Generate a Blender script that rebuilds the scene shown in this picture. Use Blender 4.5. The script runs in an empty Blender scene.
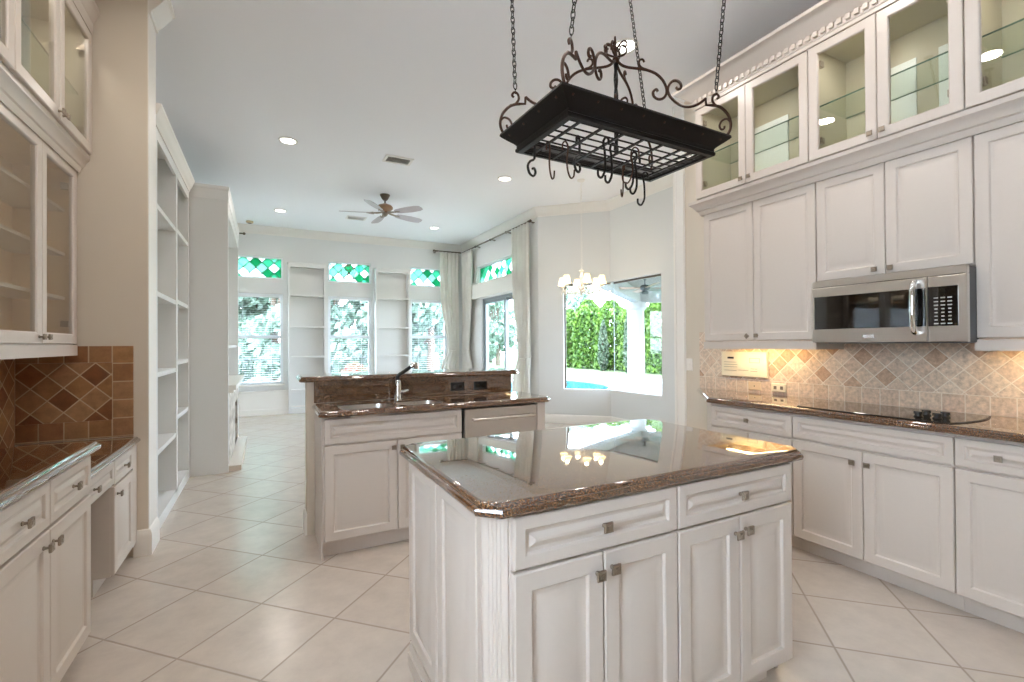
import bpy, bmesh, math, random
from mathutils import Vector, Matrix
from mathutils.geometry import tessellate_polygon
sc = bpy.context.scene
C = sc.collection
R = math.radians
pi = math.pi

# ------------------------------------------------------------------ camera, view, world, sun
CAM_H = 1.324
def set_camera():
    f, y, p, r = 472.02, .481495, .0063067, .0063242
    d = Vector((math.sin(y)*math.cos(p), math.cos(y)*math.cos(p), math.sin(p)))
    rt = Vector((math.cos(y), -math.sin(y), 0)); dn = d.cross(rt)
    c, s = math.cos(r), math.sin(r)
    right = c*rt + s*dn; down = -s*rt + c*dn
    cd = bpy.data.cameras.new('camera'); cam = bpy.data.objects.new('camera', cd); C.objects.link(cam)
    cd.sensor_width = 36; cd.lens = 36*f/1024; cd.clip_start = .05; cd.clip_end = 300
    m = Matrix((( right.x, -down.x, -d.x, 0), (right.y, -down.y, -d.y, 0), (right.z, -down.z, -d.z, CAM_H), (0, 0, 0, 1)))
    cam.matrix_world = m
    sc.camera = cam
set_camera()
vs = sc.view_settings
vs.view_transform = 'Standard'; vs.look = 'None'; vs.gamma = 1.0; vs.use_curve_mapping = False
vs.exposure = 0.62
cy = sc.cycles
cy.use_denoising = True
cy.max_bounces = 10; cy.diffuse_bounces = 6; cy.glossy_bounces = 5; cy.transparent_max_bounces = 24; cy.transmission_bounces = 6
cy.caustics_reflective = False; cy.caustics_refractive = False
cy.sample_clamp_indirect = 6.0

w = bpy.data.worlds.new('sky'); sc.world = w; w.use_nodes = True
bgn = w.node_tree.nodes['Background']; bgn.inputs[0].default_value = (.70, .82, 1.0, 1); bgn.inputs[1].default_value = 17.0
sl = bpy.data.lights.new('sun', 'SUN'); sl.energy = 8.0; sl.angle = R(3); sl.color = (1, .97, .92)
so = bpy.data.objects.new('sun', sl); C.objects.link(so)
so.rotation_euler = Vector((.45, .40, -1)).to_track_quat('-Z', 'Y').to_euler()

CEIL = 3.62
CAN_W = 5.4       # watts of each recessed ceiling can

# ------------------------------------------------------------------ materials
def lin(c):
    return tuple(((v/255)/12.92 if v/255 <= .04045 else ((v/255+.055)/1.055)**2.4) for v in c) + (1,)
def nodes(name):
    m = bpy.data.materials.new(name); m.use_nodes = True
    nt = m.node_tree; b = nt.nodes['Principled BSDF']
    return m, nt, b
def N(nt, t, **kw):
    n = nt.nodes.new(t)
    for k, v in kw.items():
        if k in ('operation', 'blend_type', 'data_type', 'feature', 'noise_dimensions', 'voronoi_dimensions', 'offset', 'squash', 'interpolation'): setattr(n, k, v)
    return n
def plain(name, rgb, rough=.5, metal=0, spec=.5, bump=0, scale=60, var=0, coat=0):
    m, nt, b = nodes(name); L = nt.links.new
    b.inputs['Base Color'].default_value = lin(rgb); b.inputs['Roughness'].default_value = rough
    b.inputs['Metallic'].default_value = metal; b.inputs['Specular IOR Level'].default_value = spec
    b.inputs['Coat Weight'].default_value = coat
    tc = N(nt, 'ShaderNodeTexCoord'); no = N(nt, 'ShaderNodeTexNoise'); no.inputs['Scale'].default_value = scale
    L(tc.outputs['Object'], no.inputs['Vector'])
    hs = N(nt, 'ShaderNodeMix', data_type='RGBA', blend_type='MIX')
    c = lin(rgb)
    hs.inputs[6].default_value = tuple(v*(1-max(var, .015)) for v in c[:3])+(1,); hs.inputs[7].default_value = tuple(min(1, v*(1+max(var, .015))) for v in c[:3])+(1,)
    L(no.outputs['Fac'], hs.inputs[0]); L(hs.outputs[2], b.inputs['Base Color'])
    if bump:
        bp = N(nt, 'ShaderNodeBump'); bp.inputs['Strength'].default_value = bump; bp.inputs['Distance'].default_value = .002
        L(no.outputs['Fac'], bp.inputs['Height']); L(bp.outputs[0], b.inputs['Normal'])
    return m
M = {}
M['cab'] = plain('cabinet_paint', (205, 194, 184), .32)
M['trim'] = plain('trim_paint', (238, 234, 228), .4)
M['wall'] = plain('wall_paint', (214, 203, 187), .85, spec=.2, bump=.1, scale=200)
M['wall3'] = plain('nook_wall_tone', (222, 222, 220), .85, spec=.2, bump=.1, scale=200)  # whiter tone than the kitchen walls, used in the nook
M['wall2'] = plain('family_wall_paint', (229, 229, 228), .85, spec=.2, bump=.1, scale=200)
M['ceil'] = plain('ceiling_paint', (248, 248, 250), .9, spec=.1, bump=.25, scale=150)
M['shelf'] = plain('bookcase_paint', (228, 228, 226), .45)
M['steel'] = plain('brushed_steel', (214, 208, 202), .30, 1)
M['chrome'] = plain('chrome', (225, 225, 225), .08, 1)
M['nickel'] = plain('pewter', (158, 146, 132), .38, 1, bump=.6, scale=400, var=.25)
M['iron'] = plain('black_iron', (22, 18, 16), .42, .6, bump=.4, scale=180, var=.2)
M['rust'] = plain('bronze_iron', (70, 46, 34), .42, .7, bump=.4, scale=180, var=.35)
M['black'] = plain('black_plastic', (14, 13, 13), .35)
M['blackglass'] = plain('black_glass', (10, 9, 9), .04, coat=.6)
M['inner'] = plain('cabinet_interior', (190, 183, 160), .5)
M['palerect'] = plain('pale_rectangle', (232, 238, 236), .4)
M['wood'] = plain('maple_interior', (232, 206, 172), .5, var=.08, scale=8)
M['plate'] = plain('ivory_plastic', (232, 222, 198), .4)
M['ink'] = plain('printed_grey', (120, 110, 98), .6)

M['bronze'] = plain('bronze_rod', (104, 94, 82), .35, .8)
M['fanblade'] = plain('taupe_fan_blade', (186, 176, 178), .45)
M['fanbody'] = plain('antique_fan_body', (140, 110, 84), .35, .6)
M['white_frame'] = plain('white_vinyl', (240, 244, 248), .4)
M['greyframe'] = plain('grey_aluminium', (150, 156, 160), .4, .3)
M['knee'] = plain('knee_panel', (206, 196, 184), .5)
M['concrete'] = plain('pool_deck', (132, 130, 126), .8, var=.05, scale=4)
M['bark'] = plain('bark', (92, 78, 66), .9, var=.2, scale=20)
M['hearth'] = plain('hearth_marble', (214, 200, 186), .3, var=.06, scale=8)
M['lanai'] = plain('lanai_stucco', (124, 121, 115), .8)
M['column'] = plain('column_paint', (150, 150, 148), .7)
M['fence'] = plain('fence_iron', (60, 66, 66), .5)

def granite():
    m, nt, b = nodes('brown_granite'); L = nt.links.new
    tc = N(nt, 'ShaderNodeTexCoord')
    v = N(nt, 'ShaderNodeTexVoronoi'); v.inputs['Scale'].default_value = 420
    n1 = N(nt, 'ShaderNodeTexNoise'); n1.inputs['Scale'].default_value = 150; n1.inputs['Detail'].default_value = 4
    n2 = N(nt, 'ShaderNodeTexNoise'); n2.inputs['Scale'].default_value = 9
    for q in (v, n1, n2): L(tc.outputs['Object'], q.inputs['Vector'])
    sep = N(nt, 'ShaderNodeSeparateColor'); L(v.outputs['Color'], sep.inputs[0])
    r1 = N(nt, 'ShaderNodeValToRGB'); cr = r1.color_ramp; cr.interpolation = 'CONSTANT'
    cols = [(0, (16, 11, 9)), (.34, (66, 40, 26)), (.58, (110, 72, 46)), (.79, (150, 108, 72)), (.92, (188, 152, 116))]
    while len(cr.elements) < len(cols): cr.elements.new(.5)
    for e, (p, c) in zip(cr.elements, cols): e.position = p; e.color = lin(c)
    L(sep.outputs[0], r1.inputs[0])
    r2 = N(nt, 'ShaderNodeValToRGB'); r2.color_ramp.elements[0].position = .42; r2.color_ramp.elements[1].position = .62
    r2.color_ramp.elements[0].color = lin((46, 28, 19)); r2.color_ramp.elements[1].color = lin((122, 82, 54))
    L(n1.outputs['Fac'], r2.inputs[0])
    mx = N(nt, 'ShaderNodeMix', data_type='RGBA'); mx.inputs[0].default_value = .3
    L(r1.outputs[0], mx.inputs[6]); L(r2.outputs[0], mx.inputs[7])
    L(mx.outputs[2], b.inputs['Base Color'])
    b.inputs['Roughness'].default_value = .05; b.inputs['Specular IOR Level'].default_value = .8; b.inputs['Coat IOR'].default_value = 1.7
    b.inputs['Coat Weight'].default_value = 1.0; b.inputs['Coat Roughness'].default_value = .02
    return m
M['granite'] = granite()

def tile(name, u, v, size, rot, off, cols, grout, gw, rough, mott, bump=.5, mscale=18, wide=None):
    """square stone tiles: u, v = which object axes make the plane"""
    m, nt, b = nodes(name); L = nt.links.new
    tc = N(nt, 'ShaderNodeTexCoord'); sp = N(nt, 'ShaderNodeSeparateXYZ'); L(tc.outputs['Object'], sp.inputs[0])
    def math_(op, a, b_=None):
        q = N(nt, 'ShaderNodeMath', operation=op)
        for i, x in enumerate((a, b_)):
            if x is None: continue
            if isinstance(x, (int, float)): q.inputs[i].default_value = x
            else: L(x, q.inputs[i])
        return q.outputs[0]
    U, V = sp.outputs['XYZ'.index(u)], sp.outputs['XYZ'.index(v)]
    ca, sa = math.cos(rot), math.sin(rot)
    wide = wide or size
    A = math_('DIVIDE', math_('SUBTRACT', math_('ADD', math_('MULTIPLY', U, ca), math_('MULTIPLY', V, sa)), off[0]), wide)
    B = math_('DIVIDE', math_('SUBTRACT', math_('ADD', math_('MULTIPLY', U, -sa), math_('MULTIPLY', V, ca)), off[1]), size)
    fa, fb = math_('FRACT', A), math_('FRACT', B)
    def edge(f): return math_('MINIMUM', f, math_('SUBTRACT', 1.0, f))
    e = math_('MINIMUM', edge(fa), edge(fb))
    mask = N(nt, 'ShaderNodeMapRange'); mask.inputs[1].default_value = gw/size*.5; mask.inputs[2].default_value = gw/size*.5+.012
    L(e, mask.inputs[0])
    cell = N(nt, 'ShaderNodeCombineXYZ'); L(math_('FLOOR', A), cell.inputs[0]); L(math_('FLOOR', B), cell.inputs[1])
    wn = N(nt, 'ShaderNodeTexWhiteNoise'); L(cell.outputs[0], wn.inputs['Vector'])
    ramp = N(nt, 'ShaderNodeValToRGB'); cr = ramp.color_ramp
    while len(cr.elements) < len(cols): cr.elements.new(.5)
    for i, (el, c) in enumerate(zip(cr.elements, cols)): el.position = i/(max(1, len(cols)-1)); el.color = lin(c)
    L(wn.outputs['Value'], ramp.inputs[0])
    sh = N(nt, 'ShaderNodeVectorMath', operation='MULTIPLY_ADD'); sh.inputs[1].default_value = (7, 7, 7)
    L(cell.outputs[0], sh.inputs[0]); L(tc.outputs['Object'], sh.inputs[2])
    no = N(nt, 'ShaderNodeTexNoise'); no.inputs['Scale'].default_value = mscale; no.inputs['Detail'].default_value = 6; no.inputs['Roughness'].default_value = .65
    L(sh.outputs[0], no.inputs['Vector'])
    mr = N(nt, 'ShaderNodeMapRange'); mr.inputs[1].default_value = .3; mr.inputs[2].default_value = .7; mr.inputs[3].default_value = 1-mott; mr.inputs[4].default_value = 1+mott*.6
    L(no.outputs['Fac'], mr.inputs[0])
    mul = N(nt, 'ShaderNodeVectorMath', operation='SCALE'); L(ramp.outputs[0], mul.inputs[0]); L(mr.outputs[0], mul.inputs['Scale'])
    mx = N(nt, 'ShaderNodeMix', data_type='RGBA'); mx.inputs[6].default_value = lin(grout)
    L(mask.outputs[0], mx.inputs[0]); L(mul.outputs[0], mx.inputs[7]); L(mx.outputs[2], b.inputs['Base Color'])
    b.inputs['Roughness'].default_value = rough; b.inputs['Specular IOR Level'].default_value = .6 if name == 'floor_tile' else .4
    if bump:
        bp = N(nt, 'ShaderNodeBump'); bp.inputs['Strength'].default_value = bump; bp.inputs['Distance'].default_value = .003
        L(mask.outputs[0], bp.inputs['Height']); L(bp.outputs[0], b.inputs['Normal'])
    return m
s2 = math.sqrt(.5)
M['floor'] = tile('floor_tile', 'X', 'Y', .4455, pi/4, (1.487, 1.517), [(200, 188, 176), (206, 195, 184), (203, 191, 180)], (166, 152, 140), .0032, .21, .10, .25, 7)
TRAV = [(196, 160, 132), (214, 188, 164), (222, 200, 178), (216, 190, 168), (228, 210, 190), (204, 172, 146)]
d = .0905
M['trav_right'] = tile('travertine_diagonal', 'Y', 'Z', d, pi/4, ((1.576+1.161)*s2, (1.161-1.576)*s2), TRAV, (234, 222, 206), .0045, .5, .34, mscale=40)
M['trav_row'] = tile('travertine_row', 'Y', 'Z', .105, 0, (1.504, .915), TRAV[1:5], (234, 222, 206), .004, .5, .34, mscale=40)
TRAV_SHADED = [(118, 70, 40), (154, 108, 70), (176, 136, 98), (138, 84, 52), (168, 124, 80)]  # same stone as the cooking wall, the left corner's shade put into the colours
M['trav_left'] = tile('shaded_travertine_diagonal', 'X', 'Z', .104, pi/4, ((-1.067+1.078)*s2, (1.078+1.067)*s2), TRAV_SHADED, (196, 172, 140), .005, .5, .3)
M['trav_left_row'] = tile('shaded_travertine_square', 'X', 'Z', .113, 0, (-.84, .768), TRAV_SHADED, (196, 172, 140), .005, .5, .3)
M['trav_left_side'] = tile('shaded_travertine_side', 'Y', 'Z', .104, pi/4, (0, .02), TRAV_SHADED, (196, 172, 140), .005, .5, .3)

def glassmat(name, tint=(1, 1, 1), refl=1.0, rough=0.0):
    m = bpy.data.materials.new(name); m.use_nodes = True; nt = m.node_tree; L = nt.links.new
    nt.nodes.remove(nt.nodes['Principled BSDF']); out = nt.nodes['Material Output']
    tr = N(nt, 'ShaderNodeBsdfTransparent'); tr.inputs[0].default_value = (*tint, 1)
    gl = N(nt, 'ShaderNodeBsdfGlossy'); gl.inputs['Roughness'].default_value = rough
    lw = N(nt, 'ShaderNodeFresnel'); ge = N(nt, 'ShaderNodeNewGeometry'); im = N(nt, 'ShaderNodeMapRange'); im.inputs[3].default_value = 1.5; im.inputs[4].default_value = 1/1.5
    L(ge.outputs['Backfacing'], im.inputs[0]); L(im.outputs[0], lw.inputs['IOR'])
    mu = N(nt, 'ShaderNodeMath', operation='MULTIPLY'); mu.inputs[1].default_value = refl
    L(lw.outputs[0], mu.inputs[0])
    mx = N(nt, 'ShaderNodeMixShader'); L(mu.outputs[0], mx.inputs[0]); L(tr.outputs[0], mx.inputs[1]); L(gl.outputs[0], mx.inputs[2])
    L(mx.outputs[0], out.inputs[0])
    return m
M['glass'] = glassmat('window_glass', (.97, .99, .98), .6)
M['cabglass'] = glassmat('cabinet_glass', (.97, .97, .94), 1.5)
M['shelfglass'] = glassmat('shelf_glass', (.92, .965, .94), .8)
M['glassedge'] = plain('green_glass_edge', (70, 104, 88), .15)
M['crystal'] = plain('crystal', (246, 240, 230), .06, 0, .9, coat=.5)

def emit(name, rgb, s):
    m = bpy.data.materials.new(name); m.use_nodes = True; nt = m.node_tree
    b = nt.nodes['Principled BSDF']; b.inputs['Base Color'].default_value = (.8, .8, .8, 1)
    b.inputs['Emission Color'].default_value = lin(rgb); b.inputs['Emission Strength'].default_value = s
    return m
M['lens'] = emit('lamp_lens', (255, 248, 238), 6)
M['tube'] = emit('warm_tube', (255, 214, 130), 14)
M['shade'] = emit('lit_lamp_shade', (255, 216, 150), 1.1)

def stained():
    """leaded diamonds of clear and green glass (local x, z)"""
    m = bpy.data.materials.new('leaded_glass'); m.use_nodes = True; nt = m.node_tree; L = nt.links.new
    b = nt.nodes['Principled BSDF']; out = nt.nodes['Material Output']
    tc = N(nt, 'ShaderNodeTexCoord'); sp = N(nt, 'ShaderNodeSeparateXYZ'); L(tc.outputs['Object'], sp.inputs[0])
    def mt(op, a, b_=None):
        q = N(nt, 'ShaderNodeMath', operation=op)
        for i, x in enumerate((a, b_)):
            if x is None: continue
            if isinstance(x, (int, float)): q.inputs[i].default_value = x
            else: L(x, q.inputs[i])
        return q.outputs[0]
    k = 1/.21
    X, Z = mt('MULTIPLY', sp.outputs[0], k), mt('MULTIPLY', sp.outputs[2], k)
    A, B = mt('ADD', X, Z), mt('SUBTRACT', X, Z)
    fa, fb = mt('FRACT', A), mt('FRACT', B)
    def edge(f): return mt('MINIMUM', f, mt('SUBTRACT', 1.0, f))
    lead = mt('LESS_THAN', mt('MINIMUM', edge(fa), edge(fb)), .06)
    cell = N(nt, 'ShaderNodeCombineXYZ'); L(mt('FLOOR', A), cell.inputs[0]); L(mt('FLOOR', B), cell.inputs[1])
    wn = N(nt, 'ShaderNodeTexWhiteNoise'); L(cell.outputs[0], wn.inputs['Vector'])
    r = N(nt, 'ShaderNodeValToRGB'); r.color_ramp.interpolation = 'CONSTANT'; cr = r.color_ramp
    cols = [(0, (244, 252, 250)), (.46, (150, 206, 186)), (.68, (104, 178, 150)), (.86, (66, 146, 112))]
    while len(cr.elements) < 4: cr.elements.new(.5)
    for e, (p, c) in zip(cr.elements, cols): e.position = p; e.color = lin(c)
    L(wn.outputs['Value'], r.inputs[0])
    tr = N(nt, 'ShaderNodeBsdfTransparent'); L(r.outputs[0], tr.inputs[0])
    tl = N(nt, 'ShaderNodeBsdfTranslucent'); L(r.outputs[0], tl.inputs[0])
    m1 = N(nt, 'ShaderNodeMixShader'); m1.inputs[0].default_value = .5; L(tr.outputs[0], m1.inputs[1]); L(tl.outputs[0], m1.inputs[2])
    b.inputs['Base Color'].default_value = lin((90, 108, 104)); b.inputs['Roughness'].default_value = .5
    m2 = N(nt, 'ShaderNodeMixShader'); L(lead, m2.inputs[0]); L(m1.outputs[0], m2.inputs[1]); L(b.outputs[0], m2.inputs[2])
    L(m2.outputs[0], out.inputs[0])
    return m
M['leaded'] = stained()
def leafmat(name, a, b_, trans=.35):
    m, nt, b = nodes(name); L = nt.links.new
    g = N(nt, 'ShaderNodeTexCoord'); no = N(nt, 'ShaderNodeTexNoise'); no.inputs['Scale'].default_value = 3.2; no.inputs['Detail'].default_value = 3
    L(g.outputs['Object'], no.inputs['Vector'])
    r = N(nt, 'ShaderNodeValToRGB'); r.color_ramp.elements[0].position = .35; r.color_ramp.elements[1].position = .65
    r.color_ramp.elements[0].color = lin(a); r.color_ramp.elements[1].color = lin(b_)
    L(no.outputs['Fac'], r.inputs[0]); L(r.outputs[0], b.inputs['Base Color']); b.inputs['Roughness'].default_value = .6
    tl = N(nt, 'ShaderNodeBsdfTranslucent'); L(r.outputs[0], tl.inputs[0])
    mx = N(nt, 'ShaderNodeMixShader'); mx.inputs[0].default_value = trans; out = nt.nodes['Material Output']
    L(b.outputs[0], mx.inputs[1]); L(tl.outputs[0], mx.inputs[2]); L(mx.outputs[0], out.inputs[0])
    return m
M['curtain'] = leafmat('sheer_curtain', (238, 236, 230), (244, 242, 236), .35)
M['leaf'] = leafmat('hedge_leaf', (46, 78, 32), (96, 128, 48))
M['leaf2'] = leafmat('tree_leaf', (92, 114, 100), (162, 182, 168))
M['cypress'] = leafmat('cypress_leaf', (58, 74, 60), (96, 112, 92))
M['red'] = leafmat('red_flower', (150, 52, 52), (120, 130, 100))
M['lawn'] = plain('lawn_grass', (74, 94, 58), .9, var=.2, scale=3)
M['water'] = plain('pool_water', (36, 92, 118), .05, bump=.2, scale=6)
def marble():
    m, nt, b = nodes('carved_stone'); L = nt.links.new
    tc = N(nt, 'ShaderNodeTexCoord'); no = N(nt, 'ShaderNodeTexNoise'); no.inputs['Scale'].default_value = 9; no.inputs['Detail'].default_value = 5
    L(tc.outputs['Object'], no.inputs['Vector'])
    r = N(nt, 'ShaderNodeValToRGB'); r.color_ramp.elements[0].position = .4; r.color_ramp.elements[1].position = .6
    r.color_ramp.elements[0].color = lin((150, 140, 128)); r.color_ramp.elements[1].color = lin((222, 216, 206))
    L(no.outputs['Fac'], r.inputs[0]); L(r.outputs[0], b.inputs['Base Color']); b.inputs['Roughness'].default_value = .4
    return m
M['stone'] = marble()

# ------------------------------------------------------------------ mesh builder
class MB:
    def __init__(s): s.v = []; s.f = []; s.m = []; s.mi = 0
    def add(s, vs_, fs):
        o = len(s.v); s.v += [tuple(v) for v in vs_]
        for f in fs: s.f.append(tuple(i+o for i in f)); s.m.append(s.mi)
    def box(s, x0, x1, y0, y1, z0, z1):
        if x0 > x1: x0, x1 = x1, x0
        if y0 > y1: y0, y1 = y1, y0
        if z0 > z1: z0, z1 = z1, z0
        s.add([(x0,y0,z0),(x1,y0,z0),(x1,y1,z0),(x0,y1,z0),(x0,y0,z1),(x1,y0,z1),(x1,y1,z1),(x0,y1,z1)],
              [(0,3,2,1),(4,5,6,7),(0,1,5,4),(1,2,6,5),(2,3,7,6),(3,0,4,7)])
        return s
    def loops(s, rings, cap0=True, cap1=True, closed=True):
        n = len(rings[0]); vs_ = [p for r in rings for p in r]; fs = []
        for i in range(len(rings)-1):
            for j in range(n if closed else n-1):
                k = (j+1) % n
                fs.append((i*n+j, i*n+k, (i+1)*n+k, (i+1)*n+j))
        if cap0: fs.append(tuple(range(n-1, -1, -1)))
        if cap1: fs.append(tuple(range((len(rings)-1)*n, len(rings)*n)))
        s.add(vs_, fs); return s
    def tube(s, pts, r, seg=6, twist=0, flat=1.0):
        pts = [Vector(p) for p in pts]; rings = []; up = None
        for i, p in enumerate(pts):
            t = (pts[min(i+1, len(pts)-1)] - pts[max(i-1, 0)])
            if t.length < 1e-9: t = Vector((0, 0, 1))
            t.normalize()
            if up is None:
                up = t.orthogonal().normalized()
            up = (up - t*up.dot(t)); up = up.normalized() if up.length > 1e-6 else t.orthogonal().normalized()
            sd = t.cross(up)
            rr = r[i] if isinstance(r, (list, tuple)) else r
            rings.append([p + up*math.cos(2*pi*k/seg + twist*i)*rr + sd*math.sin(2*pi*k/seg + twist*i)*rr*flat for k in range(seg)])
        return s.loops(rings)
    def ring(s, c, R_, r, normal=(0,0,1), seg=24, sub=6):
        n = Vector(normal).normalized(); a = n.orthogonal().normalized(); b = n.cross(a); c = Vector(c)
        rings = []
        for i in range(seg):
            t = 2*pi*i/seg; dirv = a*math.cos(t)+b*math.sin(t)
            rings.append([c + dirv*(R_ + r*math.cos(2*pi*k/sub)) + n*r*math.sin(2*pi*k/sub) for k in range(sub)])
        rings.append(rings[0]); return s.loops(rings, False, False)
    def lathe(s, prof, c=(0,0,0), seg=20, axis='z'):
        c = Vector(c); rings = []
        for r, h in prof:
            ring = []
            for k in range(seg):
                a = 2*pi*k/seg; x, y = r*math.cos(a), r*math.sin(a)
                ring.append(c + (Vector((x, y, h)) if axis == 'z' else Vector((x, -h, y)) if axis == 'y' else Vector((h, x, y))))
            rings.append(ring)
        return s.loops(rings)
    def prism(s, poly, z0, z1):
        n = len(poly); return s.loops([[(x, y, z0) for x, y in poly], [(x, y, z1) for x, y in poly]])
    def sphere(s, c, r, seg=10, rings=6, sz=1.0):
        return s.lathe([(max(.0005, r*math.sin(pi*i/rings)), -r*sz*math.cos(pi*i/rings)) for i in range(rings+1)], c, seg)
    def panel(s, x0, x1, z0, z1, prof, y0=0):
        """front of a door facing -y: prof = list of (inset, y)"""
        rings = [[(x0, y0, z0), (x1, y0, z0), (x1, y0, z1), (x0, y0, z1)]]
        for i, y in prof: rings.append([(x0+i, y, z0+i), (x1-i, y, z0+i), (x1-i, y, z1-i), (x0+i, y, z1-i)])
        return s.loops(rings)
    def frame(s, x0, x1, z0, z1, prof):
        """closed ring of a door frame with an opening: prof = closed list of (inset, y)"""
        rings = [[(x0+i, y, z0+i), (x1-i, y, z0+i), (x1-i, y, z1-i), (x0+i, y, z1-i)] for i, y in prof]
        rings.append(rings[0]); return s.loops(rings, False, False)
    def sweep(s, path, prof, closed=False, caps=True):
        """path: 2-D points; prof: (offset to the left of travel, z)"""
        n = len(path); P = [Vector(p) for p in path]; cols = []
        for i in range(n):
            if closed or 0 < i < n-1:
                a = (P[i]-P[i-1]).normalized(); b = (P[(i+1) % n]-P[i]).normalized()
                na, nb = Vector((-a.y, a.x)), Vector((-b.y, b.x))
                m_ = (na+nb); m_ = m_/max(1e-6, m_.dot(na))
            else:
                a = (P[1]-P[0]) if i == 0 else (P[-1]-P[-2]); a.normalize(); m_ = Vector((-a.y, a.x))
            cols.append([(P[i].x+m_.x*o, P[i].y+m_.y*o, z) for o, z in prof])
        if closed: cols.append(cols[0])
        return s.loops(cols, caps and not closed, caps and not closed)
    def build(s, name, mats, parent=None, smooth=None, loc=(0,0,0), rot=0):
        me = bpy.data.meshes.new(name); me.from_pydata(s.v, [], s.f)
        mats = mats if isinstance(mats, (list, tuple)) else [mats]
        for m in mats: me.materials.append(M[m] if isinstance(m, str) else m)
        me.polygons.foreach_set('material_index', s.m)
        bm = bmesh.new(); bm.from_mesh(me); bmesh.ops.recalc_face_normals(bm, faces=bm.faces); bm.to_mesh(me); bm.free()
        if smooth:
            me.polygons.foreach_set('use_smooth', [True]*len(me.polygons)); me.set_sharp_from_angle(angle=R(smooth))
        o = bpy.data.objects.new(name, me); C.objects.link(o)
        o.location = loc; o.rotation_euler = (0, 0, rot)
        if parent is not None: o.parent = parent
        return o
def tag(o, label, cat, group=None):
    o['label'] = label; o['category'] = cat
    if group: o['group'] = group
    return o
def thing(name, label, cat, loc=(0,0,0), rot=0, group=None):
    o = bpy.data.objects.new(name, None); C.objects.link(o); o.empty_display_size = .1
    o.location = loc; o.rotation_euler = (0, 0, rot); return tag(o, label, cat, group)
def struct(o, kind='structure'):
    o['kind'] = kind; return o
def dup(root, loc, rot, label, group=None):
    def cp(o, par):
        c = o.copy(); C.objects.link(c)
        if par is not None: c.parent = par
        for ch in o.children: cp(ch, c)
        return c
    r = cp(root, None); r.location = loc; r.rotation_euler = (0, 0, rot); r['label'] = label
    if group: r['group'] = group
    return r
def inset_poly(poly, dd):
    n = len(poly); out = []
    for i in range(n):
        a = (Vector(poly[i])-Vector(poly[i-1])).normalized(); b = (Vector(poly[(i+1) % n])-Vector(poly[i])).normalized()
        na, nb = Vector((-a.y, a.x)), Vector((-b.y, b.x)); m_ = na+nb; m_ = m_/max(1e-6, m_.dot(na))
        p = Vector(poly[i]) + m_*dd; out.append((p.x, p.y))
    return out
def smooth_path(pts, n=5):
    P = [Vector(p) for p in pts]; out = []
    for i in range(len(P)-1):
        p0, p1, p2, p3 = P[max(i-1, 0)], P[i], P[i+1], P[min(i+2, len(P)-1)]
        for k in range(n):
            t = k/n
            out.append(.5*((2*p1)+(-p0+p2)*t+(2*p0-5*p1+4*p2-p3)*t*t+(-p0+3*p1-3*p2+p3)*t**3))
    out.append(P[-1]); return out

def area(name, loc, sx, sy, power, color, rot=(0, 0, 0), shape='RECTANGLE', spread=180, parent=None):
    l = bpy.data.lights.new(name, 'AREA'); l.shape = shape; l.size = sx; l.size_y = sy; l.energy = power; l.color = color; l.spread = R(spread)
    o = bpy.data.objects.new(name, l); C.objects.link(o); o.location = loc; o.rotation_euler = rot
    if parent is not None: o.parent = parent
    return o
# ------------------------------------------------------------------ the setting: shell of the house
def wall(name, p0, p1, z0, z1, thick, mat='wall', openings=()):
    """inner face runs p0 -> p1, thickness to the right of travel"""
    p0, p1 = Vector(p0), Vector(p1); Lw = (p1-p0).length; ang = math.atan2(p1.y-p0.y, p1.x-p0.x)
    openings = [tuple(round(v, 3) if v < Lw-1e-3 or i > 1 else Lw for i, v in enumerate(o)) for o in openings]
    us = sorted({0, Lw, *[o[0] for o in openings], *[o[1] for o in openings]}); zs = sorted({z0, z1, *[o[2] for o in openings], *[o[3] for o in openings]})
    b = MB()
    for i in range(len(us)-1):
        for j in range(len(zs)-1):
            cu, cz = (us[i]+us[i+1])/2, (zs[j]+zs[j+1])/2
            if any(o[0] < cu < o[1] and o[2] < cz < o[3] for o in openings): continue
            b.box(us[i], us[i+1], -thick, 0, zs[j], zs[j+1])
    return struct(b.build(name, mat, None, loc=(p0.x, p0.y, 0), rot=ang))
XL, XR, YB = -1.29, 3.54, 10.3      # kitchen left wall, kitchen right wall, family room back wall
ZS = -.0
struct(MB().box(-1.5, 5.3, -3.2, 10.6, -.12, 0).build('floor', 'floor'))
struct(MB().box(-1.5, 5.3, -3.2, 10.6, CEIL, CEIL+.15).build('ceiling', 'ceil'))
wall('wall_left', (XL, 3.75), (XL, -3.0), 0, CEIL, .15, 'wall', [(3.3, 4.5, 1.1, 2.7)])  # opening for the added out-of-view window
wall('wall_front', (XL, -3.0), (XR, -3.0), 0, CEIL, .15)
wall('wall_right', (XR, -3.0), (XR, 3.34), 0, CEIL, .16)
struct(MB().box(XL-.15, -.665, 3.75, 3.98, 0, CEIL).build('wall_pier', 'wall'))
struct(MB().box(-.665, -.66, 3.752, 3.98, 0, CEIL).build('trim_pier', 'trim'))
wall('wall_hall', (-1.12, 10.5), (-1.12, 3.98), 0, CEIL, .15, 'wall2')
W_BACK = [(-.58, .31), (1.14, 2.0), (2.84, 3.70)]
wall('wall_back', (4.3, YB), (-1.2, YB), 0, CEIL, .15, 'wall2', [(4.3-b_, 4.3-a_, z0, z1) for a_, b_ in W_BACK for z0, z1 in ((.57, 2.33), (2.62, 3.05))])
wall('wall_family', (4.1, 6.87), (4.1, 10.4), 0, CEIL, .14, 'wall2', [(.38, 2.38, 0, 2.29), (.38, 2.61, 2.61, 3.0)])
LA = math.hypot(.85, .84); SA = LA-.77
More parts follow.
